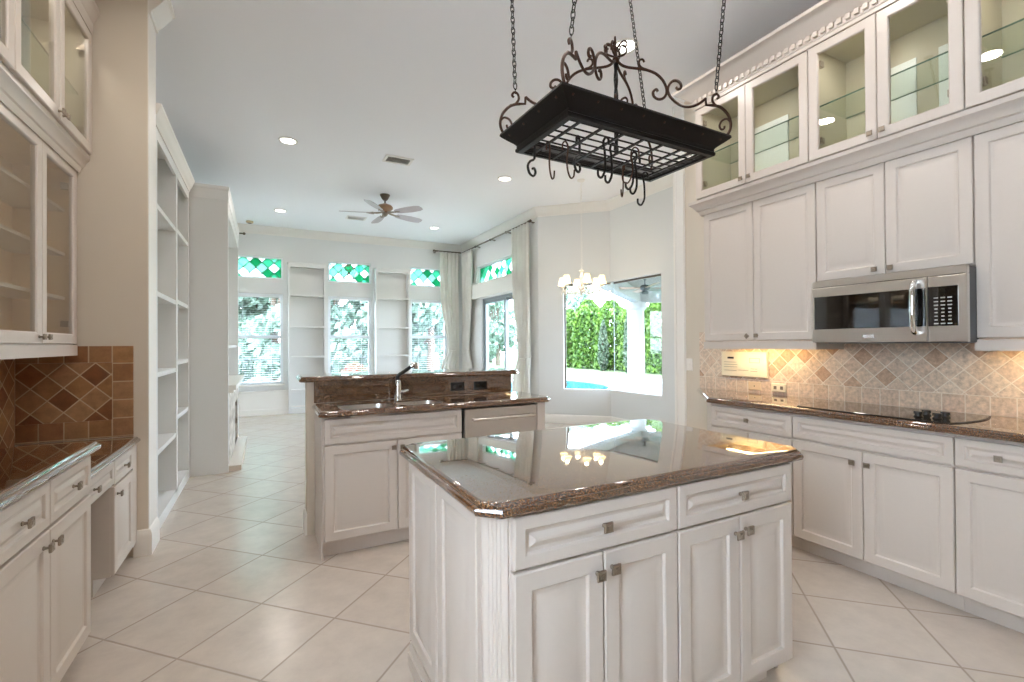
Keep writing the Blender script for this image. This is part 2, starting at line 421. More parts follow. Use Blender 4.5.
wall('wall_nook_angle', (4.95, 6.03), (4.1, 6.87), 0, CEIL, .12, 'wall3', [(0, .77, .57, 2.32)])
wall('wall_nook_side', (4.95, 3.34), (4.95, 6.03), 0, CEIL, .12, 'wall3', [(1.58, 6.03-3.34, .57, 2.32)])
wall('wall_nook_return', (3.70, 3.34), (4.95, 3.34), 0, CEIL, .12, 'wall3')
# small wedge that closes the outer corner of the nook above and below the glass
for z0, z1, i in ((0, .57, 1), (2.32, CEIL, 2)):
    struct(MB().prism([(4.95, 6.03), (5.07, 6.03), (5.07, 6.08), (5.035, 6.115)], z0, z1).build('trim_corner_%d' % i, 'wall3'))

# base boards and crown mouldings
BB = [(0, 0), (.018, 0), (.018, .11), (.014, .125), (.008, .14), (0, .145)]
CRN = [(0, CEIL-.15), (.012, CEIL-.15), (.016, CEIL-.128), (.03, CEIL-.115), (.06, CEIL-.075), (.085, CEIL-.04), (.094, CEIL-.025), (.11, CEIL-.02), (.11, CEIL), (0, CEIL)]
def mould(name, path, prof, mat='trim'):
    return struct(MB().sweep(path, prof).build(name, mat, smooth=35))
mould('baseboard_pier', [(-.66, 3.98), (-.66, 3.75), (-.737, 3.75)], [(o, z*1.12) for o, z in BB])
mould('baseboard_back', [(4.1, YB), (-1.1, YB)], BB)
mould('baseboard_nook', [(4.95, 3.34), (4.95, 6.03), (4.1, 6.87), (4.1, 7.2)], BB)
mould('baseboard_right', [(3.54, 3.0), (3.54, 3.22)], BB)
mould('trim_crown_family', [(4.95, 3.34), (4.95, 6.03), (4.1, 6.87), (4.1, YB), (-1.1, YB)], CRN)
mould('trim_crown_pier', [(-.66, 3.98), (-.66, 3.755)], CRN)
# white casing that finishes the end of the kitchen's right wall
bm_ = MB(); bm_.box(3.53, 3.545, 3.205, 3.341, 0, CEIL); bm_.box(3.522, 3.532, 3.21, 3.235, 0, CEIL); bm_.box(3.522, 3.532, 3.31, 3.335, 0, CEIL)
struct(bm_.build('trim_casing', 'trim'))

# windows of the back wall
def window_frame(b, x0, x1, z0, z1, t=.045, y0=-.06, y1=.0):
    b.box(x0, x0+t, y0, y1, z0, z1); b.box(x1-t, x1, y0, y1, z0, z1); b.box(x0+t, x1-t, y0, y1, z0, z0+t); b.box(x0+t, x1-t, y0, y1, z1-t, z1)
def crest(parent, cx, cz):
    b = MB(); y = -.012
    def st(pts, r=.006): b.tube([(cx+x, y, cz+z) for x, z in pts], r, 5)
    st(smooth_path([(-.075, .05, 0), (-.08, -.03, 0), (-.045, -.11, 0), (0, -.14, 0), (.045, -.11, 0), (.08, -.03, 0), (.075, .05, 0), (-.075, .05, 0)], 4) and [(p.x, p.y) for p in smooth_path([(-.075, .05, 0), (-.08, -.03, 0), (-.045, -.11, 0), (0, -.14, 0), (.045, -.11, 0), (.08, -.03, 0), (.075, .05, 0), (-.075, .05, 0)], 4)])
    for s in (-1, 1):
        st([(s*.02, .06), (s*.05, .1), (s*.03, .15), (0, .12)]); st([(s*.085, .12), (s*.13, .04), (s*.12, -.06), (s*.08, -.14)], .008); st([(s*.1, .14), (s*.15, .1), (s*.15, 0)], .006)
    st([(0, .02), (0, -.08)], .01); st([(-.05, -.02), (.05, -.02)], .008); st([(-.04, .16), (.04, .16)], .01)
    return b.build('crest', 'crestmat', parent)
M['crestmat'] = plain('crest_glass', (150, 86, 92), .4)
wn = 0
for i, (xa, xb) in enumerate(W_BACK):
    wn += 1
    wd = bpy.data.objects.new('window_%d' % wn, None); C.objects.link(wd); struct(wd); wd.location = (xa, YB+.09, 0)
    W_ = xb-xa
    b = MB(); window_frame(b, 0, W_, .57, 2.33, .05); b.box(.05, W_-.05, -.05, -.01, 1.465, 1.525); b.build('frame', 'white_frame', wd)
    MB().box(.05, W_-.05, -.032, -.028, .62, 2.28).build('pane', 'glass', wd)
    b = MB(); b.box(-.03, W_+.03, -.17, -.06, .545, .575); b.build('sill', 'trim', wd)
    wn += 1
    tw = bpy.data.objects.new('window_%d' % wn, None); C.objects.link(tw); struct(tw); tw.location = (xa, YB+.09, 2.835)
    b = MB(); window_frame(b, 0, W_, -.215, .215, .03); b.build('frame', 'white_frame', tw)
    MB().box(.03, W_-.03, -.033, -.027, -.185, .185).build('leaded_pane', 'leaded', tw)
    if i == 1: crest(tw, W_/2-.03, 0).location = (0, -.03, 0)
    side = ['leftmost back window, half hidden by the fireplace', 'middle back window below the crest transom', 'right back window beside the gathered corner curtain'][i]
    bl = thing('window_blind', 'white horizontal blind with open slats in the ' + side, 'blind', (xa, YB+.03, 0), 0, 'blinds in the back windows')
    b = MB()
    for k in range(38):
        z = .63 + k*.0436
        b.add([(.055, -.016, z-.001), (W_-.055, -.016, z-.001), (W_-.055, .016, z+.001), (.055, .016, z+.001), (.055, -.016, z+.002), (W_-.055, -.016, z+.002), (W_-.055, .016, z+.004), (.055, .016, z+.004)],
              [(0,3,2,1),(4,5,6,7),(0,1,5,4),(1,2,6,5),(2,3,7,6),(3,0,4,7)])
    b.build('slats', 'white_frame', bl)
    MB().box(.055, W_-.055, -.022, .022, 2.26, 2.30).build('head_rail', 'white_frame', bl)
    MB().box(.055, W_-.055, -.02, .02, .595, .615).build('bottom_rail', 'white_frame', bl)
    b = MB()
    for q in (.2, W_-.2): b.box(q-.002, q+.002, -.003, .003, .61, 2.27)
    b.build('ladder_cord', 'white_frame', bl)
wn += 1  # unseen left-wall window, added to bring daylight into the kitchen
wd = bpy.data.objects.new('window_%d' % wn, None); C.objects.link(wd); struct(wd); wd.location = (XL-.07, -.75, 0); wd.rotation_euler = (0, 0, pi/2)
b = MB(); window_frame(b, 0, 1.2, 1.1, 2.7, .05, -.03, .03); b.box(.05, 1.15, -.02, .02, 1.88, 1.92); b.build('frame', 'white_frame', wd)
MB().box(.05, 1.15, -.003, .003, 1.15, 2.65).build('pane', 'glass', wd)
# family room: sliding glass door, leaded transom, white header box
dr = bpy.data.objects.new('door_1', None); C.objects.link(dr); struct(dr); dr.location = (4.19, 7.25, 0); dr.rotation_euler = (0, 0, pi/2)
b = MB(); b.box(0, .05, -.06, .06, 0, 2.29); b.box(1.95, 2.0, -.06, .06, 0, 2.29); b.box(.05, 1.95, -.06, .06, 2.24, 2.29); b.box(.05, 1.95, -.06, .06, 0, .03); b.build('frame', 'greyframe', dr)
for k, (u0, y) in enumerate(((.05, -.02), (.96, .02))):
    b = MB(); window_frame(b, u0, u0+.98 if k == 0 else 1.95, .03, 2.24, .06, y-.018, y+.018); pf = b.build('sliding_panel', 'greyframe', dr)
    MB().box(u0+.06, (u0+.98 if k == 0 else 1.95)-.06, y-.003, y+.003, .09, 2.18).build('pane', 'glass', pf)
wn += 1
tw = bpy.data.objects.new('window_%d' % wn, None); C.objects.link(tw); struct(tw); tw.location = (4.17, 7.25, 2.805); tw.rotation_euler = (0, 0, pi/2)
b = MB(); window_frame(b, 0, 2.23, -.195, .195, .03, -.03, .03); b.build('frame', 'white_frame', tw)
MB().box(.03, 2.2, -.003, .003, -.165, .165).build('leaded_pane', 'leaded', tw)
b = MB(); b.box(3.99, 4.098, 7.22, 9.50, 2.33, 2.60); b.box(3.98, 4.098, 7.21, 9.51, 2.30, 2.34); b.box(3.98, 4.098, 7.21, 9.51, 2.59, 2.61)
struct(b.build('trim_header', 'trim'))
# nook: frameless corner window
wn += 1
nw = bpy.data.objects.new('window_%d' % wn, None); C.objects.link(nw); struct(nw)
b = MB(); b.prism([(5.055, 4.9), (5.065, 4.9), (5.065, 6.075), (5.055, 6.07)], .56, 2.33); b.build('side_pane', 'glass', nw)
dA = Vector((-.85, .84)).normalized(); nA = Vector((dA.y, -dA.x)).normalized()
def onA(s_, t_): q = Vector((4.95, 6.03)) + dA*s_ + nA*t_; return (q.x, q.y)
b = MB(); b.prism([onA(-.05, .105), onA(-.05, .115), onA(.77, .115), onA(.77, .105)], .56, 2.33); b.build('angled_pane', 'glass', nw)
b = MB(); b.prism([onA(.745, .085), onA(.745, .12), onA(.775, .12), onA(.775, .085)], .57, 2.32)
b.prism([onA(0, .085), onA(0, .12), onA(.77, .12), onA(.77, .085)], 2.29, 2.32)
b.box(5.035, 5.07, 4.92, 6.05, 2.29, 2.32); b.box(5.035, 5.07, 4.92, 4.945, .57, 2.32)
b.build('frame', 'bronze', nw)
b = MB(); b.box(5.056, 5.064, 6.068, 6.076, .57, 2.32); b.build('corner_joint', 'greyframe', nw)

# ------------------------------------------------------------------ cabinetry helpers
DOOR = [(0, -.016), (.004, -.02), (.052, -.02), (.055, -.0185), (.06, -.012), (.070, -.010), (.076, -.010), (.098, -.017), (.104, -.0185)]
DRAW = [(0, -.016), (.004, -.02), (.034, -.02), (.037, -.0185), (.041, -.012), (.047, -.010), (.051, -.010), (.063, -.017), (.067, -.0185)]
GLZ = [(0, 0), (0, -.016), (.004, -.02), (.052, -.02), (.057, -.017), (.060, -.012), (.060, 0)]
def knob(parent, x, z, y=-.02, rot=0, s=1.0):
    b = MB(); h = .0145*s
    b.lathe([(.007, 0), (.0075, .003), (.0045, .006), (.004, .017), (.007, .02)], (x, y, z), 10, 'y')
    def sq(hh, yy):
        ca, sa = math.cos(rot), math.sin(rot)
        return [(x+ca*u-sa*v, yy, z+sa*u+ca*v) for u, v in ((-hh, -hh), (hh, -hh), (hh, hh), (-hh, hh))]
    b.loops([sq(h*.8, y-.017), sq(h, y-.019), sq(h, y-.024), sq(h*.9, y-.027), sq(h*.68, y-.027), sq(h*.64, y-.0255), sq(h*.45, y-.0255), sq(h*.38, y-.028), sq(h*.1, y-.028)])
    return b.build('knob', 'nickel', parent, smooth=30)
def door(parent, x0, x1, z0, z1, kn=None, krot=0, g=.0018, ks=1.0):
    o = MB().panel(x0+g, x1-g, z0+g, z1-g, DOOR).build('door', 'cab', parent, smooth=20)
    if kn: knob(o, kn[0], kn[1], rot=krot, s=ks)
    return o
def drawer(parent, x0, x1, z0, z1, kn=True, name='drawer', g=.0018, ks=1.0):
    o = MB().panel(x0+g, x1-g, z0+g, z1-g, DRAW).build(name, 'cab', parent, smooth=20)
    if kn: knob(o, (x0+x1)/2 if kn is True else kn, (z0+z1)/2, s=ks)
    return o
def glass_door(parent, x0, x1, z0, z1, kn=None, g=.0018):
    o = MB().frame(x0+g, x1-g, z0+g, z1-g, GLZ).build('door', 'cab', parent, smooth=20)
    MB().box(x0+.055, x1-.055, -.010, -.006, z0+.055, z1-.055).build('glass_pane', 'cabglass', o)
    if kn: knob(o, kn[0], kn[1])
    hs = x1-.06 if (kn and kn[0] < (x0+x1)/2) else x0+.06
    sg = -1 if hs > (x0+x1)/2 else 1
    for zz in (z0+.12, z1-.12): MB().box(hs-.012*sg, hs+.012*sg, .0, .035, zz-.018, zz+.018).build('hinge', 'nickel', o)
    return o
def carcass(parent, W_, D_, z0, z1, y0=0, side_ext=0):
    return MB().box(0, W_, y0, D_, z0, z1).build('body', 'cab', parent)
def open_carcass(parent, W_, D_, z0, z1, inner='inner', mid=(), t=.018):
    b = MB()
    b.box(0, t, 0, D_, z0, z1); b.box(W_-t, W_, 0, D_, z0, z1); b.box(t, W_-t, 0, D_, z1-t, z1); b.box(t, W_-t, 0, D_, z0, z0+t)
    for x in mid: b.box(x-.018, x+.018, 0, .02, z0+t, z1-t)
    b.mi = 1
    b.box(t+.0005, t+.003, .004, D_-.002, z0+t+.003, z1-t-.003); b.box(W_-t-.003, W_-t-.0005, .004, D_-.002, z0+t+.003, z1-t-.003)
    b.box(t, W_-t, D_-.012, D_, z0+t, z1-t); b.box(t, W_-t, .004, D_-.012, z1-t-.003, z1-t); b.box(t, W_-t, .004, D_-.012, z0+t, z0+t+.003)
    return b.build('body', ['cab', inner], parent)
def glass_shelf(parent, x0, x1, y0, y1, z):
    b = MB(); b.box(x0, x1, y0, y1, z, z+.008); b.mi = 1; b.box(x0, x1, y0-.001, y0+.001, z-.0005, z+.0085); b.box(x0, x1, y1-.001, y1+.001, z, z+.008)
    return b.build('glass_shelf', ['shelfglass', 'glassedge'], parent)
EDGE = [(.014, 0), (.004, .003), (0, .010), (.0005, .018), (.004, .024), (.010, .0265), (.010, .030), (.014, .036), (.020, .0395), (.026, .040)]
def counter(parent, poly, z0, holes=(), name='worktop', mat='granite'):
    """poly counter-clockwise"""
    rings = [[(x, y, z0+h) for x, y in inset_poly(poly, i)] for i, h in EDGE]
    b = MB(); b.loops(rings, True, not holes)
    if holes:
        top = rings[-1]; loops = [[Vector(p) for p in top]] + [[Vector((x, y, z0+.04)) for x, y in h] for h in holes]
        flat = [v for l in loops for v in l]; tri = tessellate_polygon(loops)
        b.add(flat, tri)
        for h in holes: b.loops([[(x, y, z0+.04) for x, y in h], [(x, y, z0+.029) for x, y in h]], False, False)
    return b.build(name, mat, parent, smooth=30)
def clip_poly(pts, cl):
    out = []
    n = len(pts)
    for i, p in enumerate(pts):
        c = cl[i]
        if not c: out.append(p); continue
        P = Vector(p); a = (Vector(pts[i-1])-P).normalized(); b_ = (Vector(pts[(i+1) % n])-P).normalized()
        out.append(tuple(P+a*c)); out.append(tuple(P+b_*c))
    return out

# ------------------------------------------------------------------ kitchen island
isl = thing('kitchen_island', 'white raised-panel kitchen island in the middle of the room under the pot rack', 'kitchen island', (.581, 1.13, 0))
WI = 1.204
b = MB(); c0 = .044
b.prism([(0, 0), (WI, 0), (WI+c0, .08), (WI+c0, .81), (-c0, .81), (-c0, .08)], .10, .868)
b.build('body', 'cab', isl)
b = MB(); b.prism([(.03, .07), (WI-.03, .07), (WI, .12), (WI, .78), (-c0+.005, .78), (-c0+.005, .12)], 0, .10)
b.build('toe_kick', 'cab', isl)
ks = 1.05
for x0 in (0, .603):
    drawer(isl, x0, x0+.601, .717, .862, True, ks=ks)
    door(isl, x0, x0+.3, .115, .712, (x0+.274, .655), ks=ks); door(isl, x0+.301, x0+.601, .115, .712, (x0+.328, .662), ks=ks)
# fluted corner posts and the two raised panels of each end
for sx in (-1, 1):
    x = -c0 if sx < 0 else WI+c0
    xb_ = 0 if sx < 0 else WI
    b = MB()
    A_, B_ = Vector((x, .08)), Vector((xb_, 0)); dv = (B_-A_); Lc = dv.length; dv.normalize(); nv = Vector((dv.y, -dv.x)) if sx < 0 else Vector((-dv.y, dv.x))
    prof = []
    for k in range(9):
        u = .018 + k*(Lc-.036)/8; prof.append((u, .003 if k % 2 == 0 else .006))
    pl = [A_+dv*0.004, A_+dv*.004+nv*.006] + [A_+dv*u+nv*h for u, h in prof] + [B_-dv*.004+nv*.006, B_-dv*.004]
    b.prism([tuple(p) for p in pl], .115, .865)
    b.build('fluted_post', 'cab', isl)
    sd = bpy.data.objects.new('end_panel', None)
    for k in range(2):
        y0 = .095+k*.355; y1 = y0+.345
        rings = [[(x, y0, .12), (x, y1, .12), (x, y1, .864), (x, y0, .864)]]
        for i_, d_ in DOOR: rings.append([(x+sx*(-d_-.004), y0+i_, .12+i_), (x+sx*(-d_-.004), y1-i_, .12+i_), (x+sx*(-d_-.004), y1-i_, .864-i_), (x+sx*(-d_-.004), y0+i_, .864-i_)])
        MB().loops(rings).build('end_panel', 'cab', isl, smooth=20)
    b = MB(); b.box(x if sx < 0 else x, x+sx*.012, .085, .80, .0, .10); b.box(x, x+sx*.02, .085, .80, 0, .06); b.build('base_moulding', 'cab', isl)
it = tag(counter(None, clip_poly([(.485, 1.093), (1.888, 1.093), (1.888, 1.985), (.485, 1.985)], [.055, .055, .055, .055]), .868, name='island_countertop'),
         'polished brown granite slab with clipped corners topping the centre island', 'countertop')

# ------------------------------------------------------------------ sink peninsula with raised bar
pen = thing('sink_cabinet', 'white peninsula base cabinet under the sink and raised bar', 'cabinet', (.316, 3.12, 0))
b = MB(); b.box(0, .905, 0, .445, .10, .74); b.box(0, .905, 0, .02, .74, .878); b.box(0, .018, .02, .445, .74, .878); b.box(.887, .905, .02, .445, .74, .878)
b.build('body', 'cab', pen); MB().box(0.004, .905, .06, .44, 0, .10).build('toe_kick', 'cab', pen)
b = MB(); b.box(-.012, 0, 0, .455, .0, .878); b.build('side_panel', 'cab', pen)
drawer(pen, 0, .905, .708, .868, False, 'false_front')
door(pen, 0, .453, .112, .702, (.425, .655)); door(pen, .453, .905, .112, .702, (.48, .655))
ep = thing('end_panel', 'white filler panel closing the peninsula right of the dishwasher', 'cabinet', (1.835, 3.12, 0))
MB().box(0, .07, -.015, .455, 0, .878).build('panel', 'cab', ep)
dwx = thing('dishwasher', 'stainless steel dishwasher with bar handle in the sink peninsula', 'dishwasher', (1.226, 3.12, 0))
MB().box(.002, .60, 0, .44, .11, .872).build('body', 'black', dwx); MB().box(.01, .59, .05, .4, 0, .11).build('toe_kick', 'black', dwx)
fr = MB().panel(.014, .600, .12, .866, [(0, -.022), (.004, -.026)]).build('door', 'steel', dwx, smooth=20)
b = MB(); b.tube([(.06, -.068, .792), (.555, -.068, .792)], .011, 10)
for x in (.075, .54): b.box(x-.011, x+.011, -.066, -.024, .783, .801)
b.build('handle', 'steel', fr, smooth=40)
# half wall with granite splash and bar top
hw = struct(MB().box(.255, 1.855, 3.585, 3.735, 0, 1.064).build('wall_bar', 'wall'))
mould('baseboard_bar', [(.255, 3.585), (.255, 3.735), (1.855, 3.735)], BB)
sp_ = tag(MB().box(.30, 1.853, 3.566, 3.584, .9185, 1.0635).build('bar_backsplash', 'granite'), 'brown granite upstand behind the sink below the raised bar', 'backsplash')
bt = tag(counter(None, clip_poly([(.205, 3.535), (1.932, 3.535), (1.932, 4.0), (.205, 4.0)], [.04, .04, .04, .04]), 1.065, name='bar_countertop'),
         'long raised brown granite bar ledge behind the sink', 'countertop')
def rrect(x0, x1, y0, y1, r, n=5):
    out = []
    for cx_, cy_, a0 in ((x1-r, y0+r, -90), (x1-r, y1-r, 0), (x0+r, y1-r, 90), (x0+r, y0+r, 180)):
        for k in range(n+1): a = R(a0+90*k/n); out.append((cx_+r*math.cos(a), cy_+r*math.sin(a)))
    return out
H1, H2 = rrect(.42, .77, 3.10, 3.43, .09), rrect(.80, 1.115, 3.13, 3.42, .08)
sc_ = tag(counter(None, clip_poly([(.285, 3.060), (1.955, 3.060), (1.955, 3.5645), (.285, 3.5645)], [.045, .045, 0, 0]), .878, [H1, H2], name='sink_countertop'),
          'lower brown granite countertop around the sink on the peninsula', 'countertop')
snk = thing('kitchen_sink', 'undermounted double bowl stainless steel sink in the peninsula', 'sink', (0, 0, 0))
for hh, dep in ((H1, .12), (H2, .11)):
    b = MB(); zz = .9065
    b.loops([[(x, y, zz) for x, y in inset_poly(hh, -.02)], [(x, y, zz) for x, y in inset_poly(hh, -.004)], [(x, y, zz-.02) for x, y in inset_poly(hh, -.002)], [(x, y, zz-dep) for x, y in inset_poly(hh, .012)], [(x, y, zz-dep-.012) for x, y in inset_poly(hh, .035)]], False, True)
    bo = b.build('bowl', 'steel', snk, smooth=40)
    cx_ = sum(p[0] for p in hh)/len(hh); cy_ = sum(p[1] for p in hh)/len(hh)
    MB().lathe([(.0, 0), (.035, 0), (.04, .003), (.028, .005), (.001, .004)], (cx_, cy_, zz-dep-.012), 16).build('drain', 'chrome', bo, smooth=40)
fc = thing('faucet', 'chrome pull-out kitchen faucet with angled black neck behind the sink', 'faucet', (.868, 3.487, .918))
MB().lathe([(.030, 0), (.030, .006), (.026, .012), (.025, .1), (.023, .135), (.016, .145)], (0, 0, 0), 16).build('body', 'chrome', fc, smooth=40)
MB().tube(smooth_path([(0, 0, .14), (-.004, 0, .165), (.012, -.002, .185), (.05, -.008, .21), (.10, -.018, .246)], 5), [.014]*21, 10).build('neck', 'black', fc, smooth=60)
b = MB(); b.tube([(.092, -.017, .242), (.112, -.02, .256), (.132, -.024, .262)], [.015, .019, .019], 12); b.tube([(.126, -.023, .270), (.134, -.025, .225)], [.02, .017], 12)
b.build('spray_head', 'chrome', fc, smooth=50)
b = MB(); b.tube([(.0, 0, .058), (.045, -.012, .058)], .014, 12); b.tube([(.045, -.012, .058), (.075, -.02, .066)], [.016, .011], 12); b.build('lever', 'chrome', fc, smooth=50)
for i, x in enumerate((1.365, 1.565)):
    o = thing('power_outlet', ['black outlet in the granite bar splash nearer the faucet', 'black outlet in the granite bar splash farther right, over the dishwasher'][i], 'outlet', (x, 3.5655, .985), 0, 'black outlets in the bar splash')
    MB().panel(-.058, .058, -.034, .034, [(0, -.004), (.004, -.006)]).build('cover_plate', 'black', o)
    for q in (-.024, .024): MB().box(q-.013, q+.013, -.009, -.005, -.012, .012).build('socket', 'blackglass', o)

# ------------------------------------------------------------------ right-hand cooking wall
RR = -pi/2      # local x runs towards -Y, front faces -X
XB = 2.96       # carcass front of the base row
def rbase(name, label, yl, yr, ztop=.878):
    t = thing(name, label, 'cabinet', (XB, yl, 0), RR)
    W_ = yl-yr; carcass(t, W_, XR-XB-.002, .10, ztop); MB().box(0, W_, .075, XR-XB-.01, 0, .10).build('toe_kick', 'cab', t)
    return t, W_
t, W_ = rbase('base_cabinet', 'white base cabinet with one wide drawer at the far left end of the cooking wall', 2.45, 1.826)
drawer(t, .012, W_, .716, .862); door(t, .012, W_/2+.006, .105, .708, (W_/2-.03, .65)); door(t, W_/2+.006, W_, .105, .708, (W_/2+.04, .65))
b = MB(); b.prism([(-.001, .01), (-.001, XR-XB-.004), (-.52, XR-XB-.004)], 0.0, .878); b.build('angled_end', 'cab', t)
t, W_ = rbase('base_cabinet', 'white base cabinet with two doors and false front below the cooktop', 1.824, 1.036)
drawer(t, 0, W_, .722, .862, False, 'false_front'); door(t, 0, W_/2, .105, .714, (W_/2-.045, .645)); door(t, W_/2, W_, .105, .714, (W_/2+.03, .645))
t, W_ = rbase('base_cabinet', 'white base cabinet with drawer at the right edge of the picture beside the cooktop', 1.034, .60)
drawer(t, 0, W_, .722, .862, .16); door(t, 0, W_, .105, .714, (W_-.03, .64))
for k, (ya, yb) in enumerate(((.598, -.2), (-.202, -1.0))):
    t, W_ = rbase('base_cabinet', ['white base cabinet right of the drawer unit, beyond the picture edge', 'white base cabinet at the near end of the cooking wall, beyond the picture edge'][k], ya, yb)
    drawer(t, 0, W_, .722, .862); door(t, 0, W_/2, .105, .714, (W_/2-.03, .645)); door(t, W_/2, W_, .105, .714, (W_/2+.03, .645))
tag(counter(None, [(2.905, -1.0), (3.535, -1.0), (3.535, 3.06), (3.46, 3.02), (2.905, 2.445)], .878, name='range_countertop'),
    'long brown granite countertop along the right wall holding the cooktop', 'countertop')
# backsplash: square row at the foot, diagonal tiles above
bs = thing('tile_backsplash', 'tumbled travertine tile backsplash with diagonal tiles on the cooking wall', 'backsplash', (0, 0, 0))
MB().box(3.527, 3.539, -1.0, 3.04, 1.021, 1.42).build('diagonal_tiles', 'trav_right', bs)
MB().box(3.526, 3.539, -1.0, 3.04, .9185, 1.020).build('square_tiles', 'trav_row', bs)
# wall cabinets, lower tier
XU = 3.23
def rwall(name, label, yl, yr, z0, z1, x=XU):
    return thing(name, label, 'cabinet', (x, yl, 0), RR), yl-yr
Z1 = 2.385
def lightrail(t, W_, D_, l=True):
    b = MB(); b.box(-.004 if l else 0, W_, -.022, -.002, 1.275, 1.332); b.box(0, .018, -.002, D_, 1.275, 1.335); b.box(W_-.018, W_, -.002, D_, 1.275, 1.335); b.build('light_rail', 'cab', t)
t, W_ = rwall('wall_cabinet', 'white two-door wall cabinet above the wall panel, left of the microwave', 2.717, 1.822, 1.335, Z1)
DU = XR-XU-.002
carcass(t, W_, DU, 1.335, Z1); lightrail(t, W_, DU)
door(t, .0, .445, 1.338, 2.378, (.40, 1.372), pi/4); door(t, .445, W_, 1.338, 2.378, (.475, 1.375))
t, W_ = rwall('wall_cabinet', 'short white two-door wall cabinet directly above the microwave', 1.818, 1.042, 1.715, Z1)
carcass(t, W_, DU, 1.715, Z1); door(t, 0, W_/2, 1.718, 2.378, (W_/2-.05, 1.752)); door(t, W_/2, W_, 1.718, 2.378, (W_/2+.03, 1.752))
t, W_ = rwall('wall_cabinet', 'tall white wall cabinet right of the microwave at the picture edge', 1.038, .50, 1.335, Z1)
carcass(t, W_, DU, 1.335, Z1); lightrail(t, W_, DU); door(t, 0, W_, 1.338, 2.378, (W_-.03, 1.375))
t, W_ = rwall('wall_cabinet', 'white two-door wall cabinet nearest the camera on the cooking wall, beyond the picture edge', .498, -.6, 1.335, Z1)
carcass(t, W_, DU, 1.335, Z1); lightrail(t, W_, DU); door(t, 0, W_/2, 1.338, 2.378, (W_/2-.03, 1.375)); door(t, W_/2, W_, 1.338, 2.378, (W_/2+.03, 1.375))
# glazed top tier stands proud of the lower tier
XG = 3.14
G0, G1 = 2.49, 3.22
gl = [('glazed white top cabinet at the far left above the two-door wall cabinet', 2.715, 1.812, 2.262), ('glazed white top cabinet above the microwave cabinet', 1.810, 1.042, 1.424), ('glazed white top cabinet at the right edge of the picture', 1.040, .28, .66), ('glazed white top cabinet nearest the camera, beyond the picture edge', .278, -.6, -.16)]
for i, (lb, ya, yb, ym) in enumerate(gl):
    t = thing('glazed_cabinet', lb, 'cabinet', (XG, ya, 0), RR); W_ = ya-yb; D_ = XR-XG-.002; xm = ya-ym
    open_carcass(t, W_, D_, G0-.002, G1+.03, 'inner', (xm,))
    for y0_, y1_ in ((2.19, 2.5), (1.395, 1.6), (1.10, 1.287)):
        if yb < y0_ < ya: MB().box(ya-y1_, ya-y0_, D_-.018, D_-.0125, G0+.02, 3.056).build('pale_rectangle', 'palerect', t)  # pale rectangles standing just in front of the cabinet back
    glass_shelf(t, .022, W_-.022, .05, D_-.02, 2.845)
    glass_door(t, 0, xm, G0, G1, (xm-.03, G0+.04)); glass_door(t, xm, W_, G0, G1, (xm+.032, G0+.04))
    b = MB(); b.lathe([(.001, 0), (.022, 0), (.024, .004), (.02, .010), (.001, .010)], (W_/2-.12, .045, G1-.002), 12); pk = b.build('hidden_fill_disc', 'lens', t, smooth=40); area('hidden_fill_lamp', (W_/2-.12, .045, G1-.006), .05, .05, 1.3, (1, .95, .88), shape='DISK', parent=t)  # glowing disc and lamp hidden behind the top rail, added to brighten the interior
MC = [(0, 2.382), (.0, 2.375), (.012, 2.372), (.02, 2.385), (.026, 2.405), (.038, 2.412), (.044, 2.425), (.060, 2.448), (.072, 2.456), (.080, 2.462), (.082, 2.486), (0, 2.486)]
PT = [(XR-.002, 2.72), (XU-.02, 2.72), (XU-.02, -.6)]
tag(MB().sweep(PT, [(-o, z) for o, z in MC]).build('cabinet_moulding', 'cab', smooth=30), 'white stepped moulding between the lower doors and glazed top cabinets, right wall', 'moulding')
cn = thing('cornice', 'white dentil cornice crowning the glazed cabinets on the right wall', 'cornice', (0, 0, 0))
TC = [(0, 3.222), (.006, 3.222), (.006, 3.245), (.012, 3.25), (.012, 3.292), (.022, 3.296), (.035, 3.31), (.075, 3.345), (.10, 3.365), (.12, 3.372), (.125, 3.392), (0, 3.392)]
PT2 = [(XR-.002, 2.72), (XG-.02, 2.72), (XG-.02, -.6)]
MB().sweep(PT2, [(-o, z) for o, z in TC]).build('crown', 'cab', cn, smooth=30)
b = MB(); yy = 2.70
while yy > -.5: b.box(XG-.048, XG-.03, yy-.026, yy, 3.262, 3.292); yy -= .047
b.build('dentil_row', 'cab', cn)

# microwave
mw = thing('microwave', 'stainless steel over-the-range microwave with curved handle and black window', 'microwave', (3.125, 1.785, 1.318), RR)
b = MB(); b.box(0, .752, 0, .398, 0, .385); b.build('body', 'black', mw)
b = MB(); b.box(-.001, .754, -.028, -.001, .348, .388); fr = b.build('vent_grille', 'steel', mw)
MB().box(.01, .745, -.0288, -.0278, .3475, .349).build('seam', 'black', fr)
b = MB().panel(0, .592, .002, .346, [(0, -.026), (.005, -.03)]); dd_ = b.build('door', 'steel', mw, smooth=20)
MB().panel(.018, .588, .085, .288, [(0, -.032), (.002, -.033)], -.028).build('window', 'blackglass', dd_)
b = MB(); pts = smooth_path([(.548, -.034, .325), (.548, -.062, .315), (.548, -.075, .27), (.548, -.08, .19), (.548, -.075, .11), (.548, -.062, .062), (.548, -.034, .05)], 4)
b.tube(pts, .015, 10, flat=1.0); b.build('handle', 'chrome', dd_, smooth=50)
MB().panel(.290, .345, .027, .047, [(0, -.033), (.002, -.034)], -.029).build('maker_badge', 'plate_dark', dd_) if 'plate_dark' in M else MB().panel(.290, .345, .027, .047, [(0, -.033), (.002, -.034)], -.029).build('maker_badge', 'chrome', dd_)
cp = MB().panel(.596, .754, .002, .346, [(0, -.026), (.005, -.03)]).build('control_panel', 'steel', mw, smooth=20)
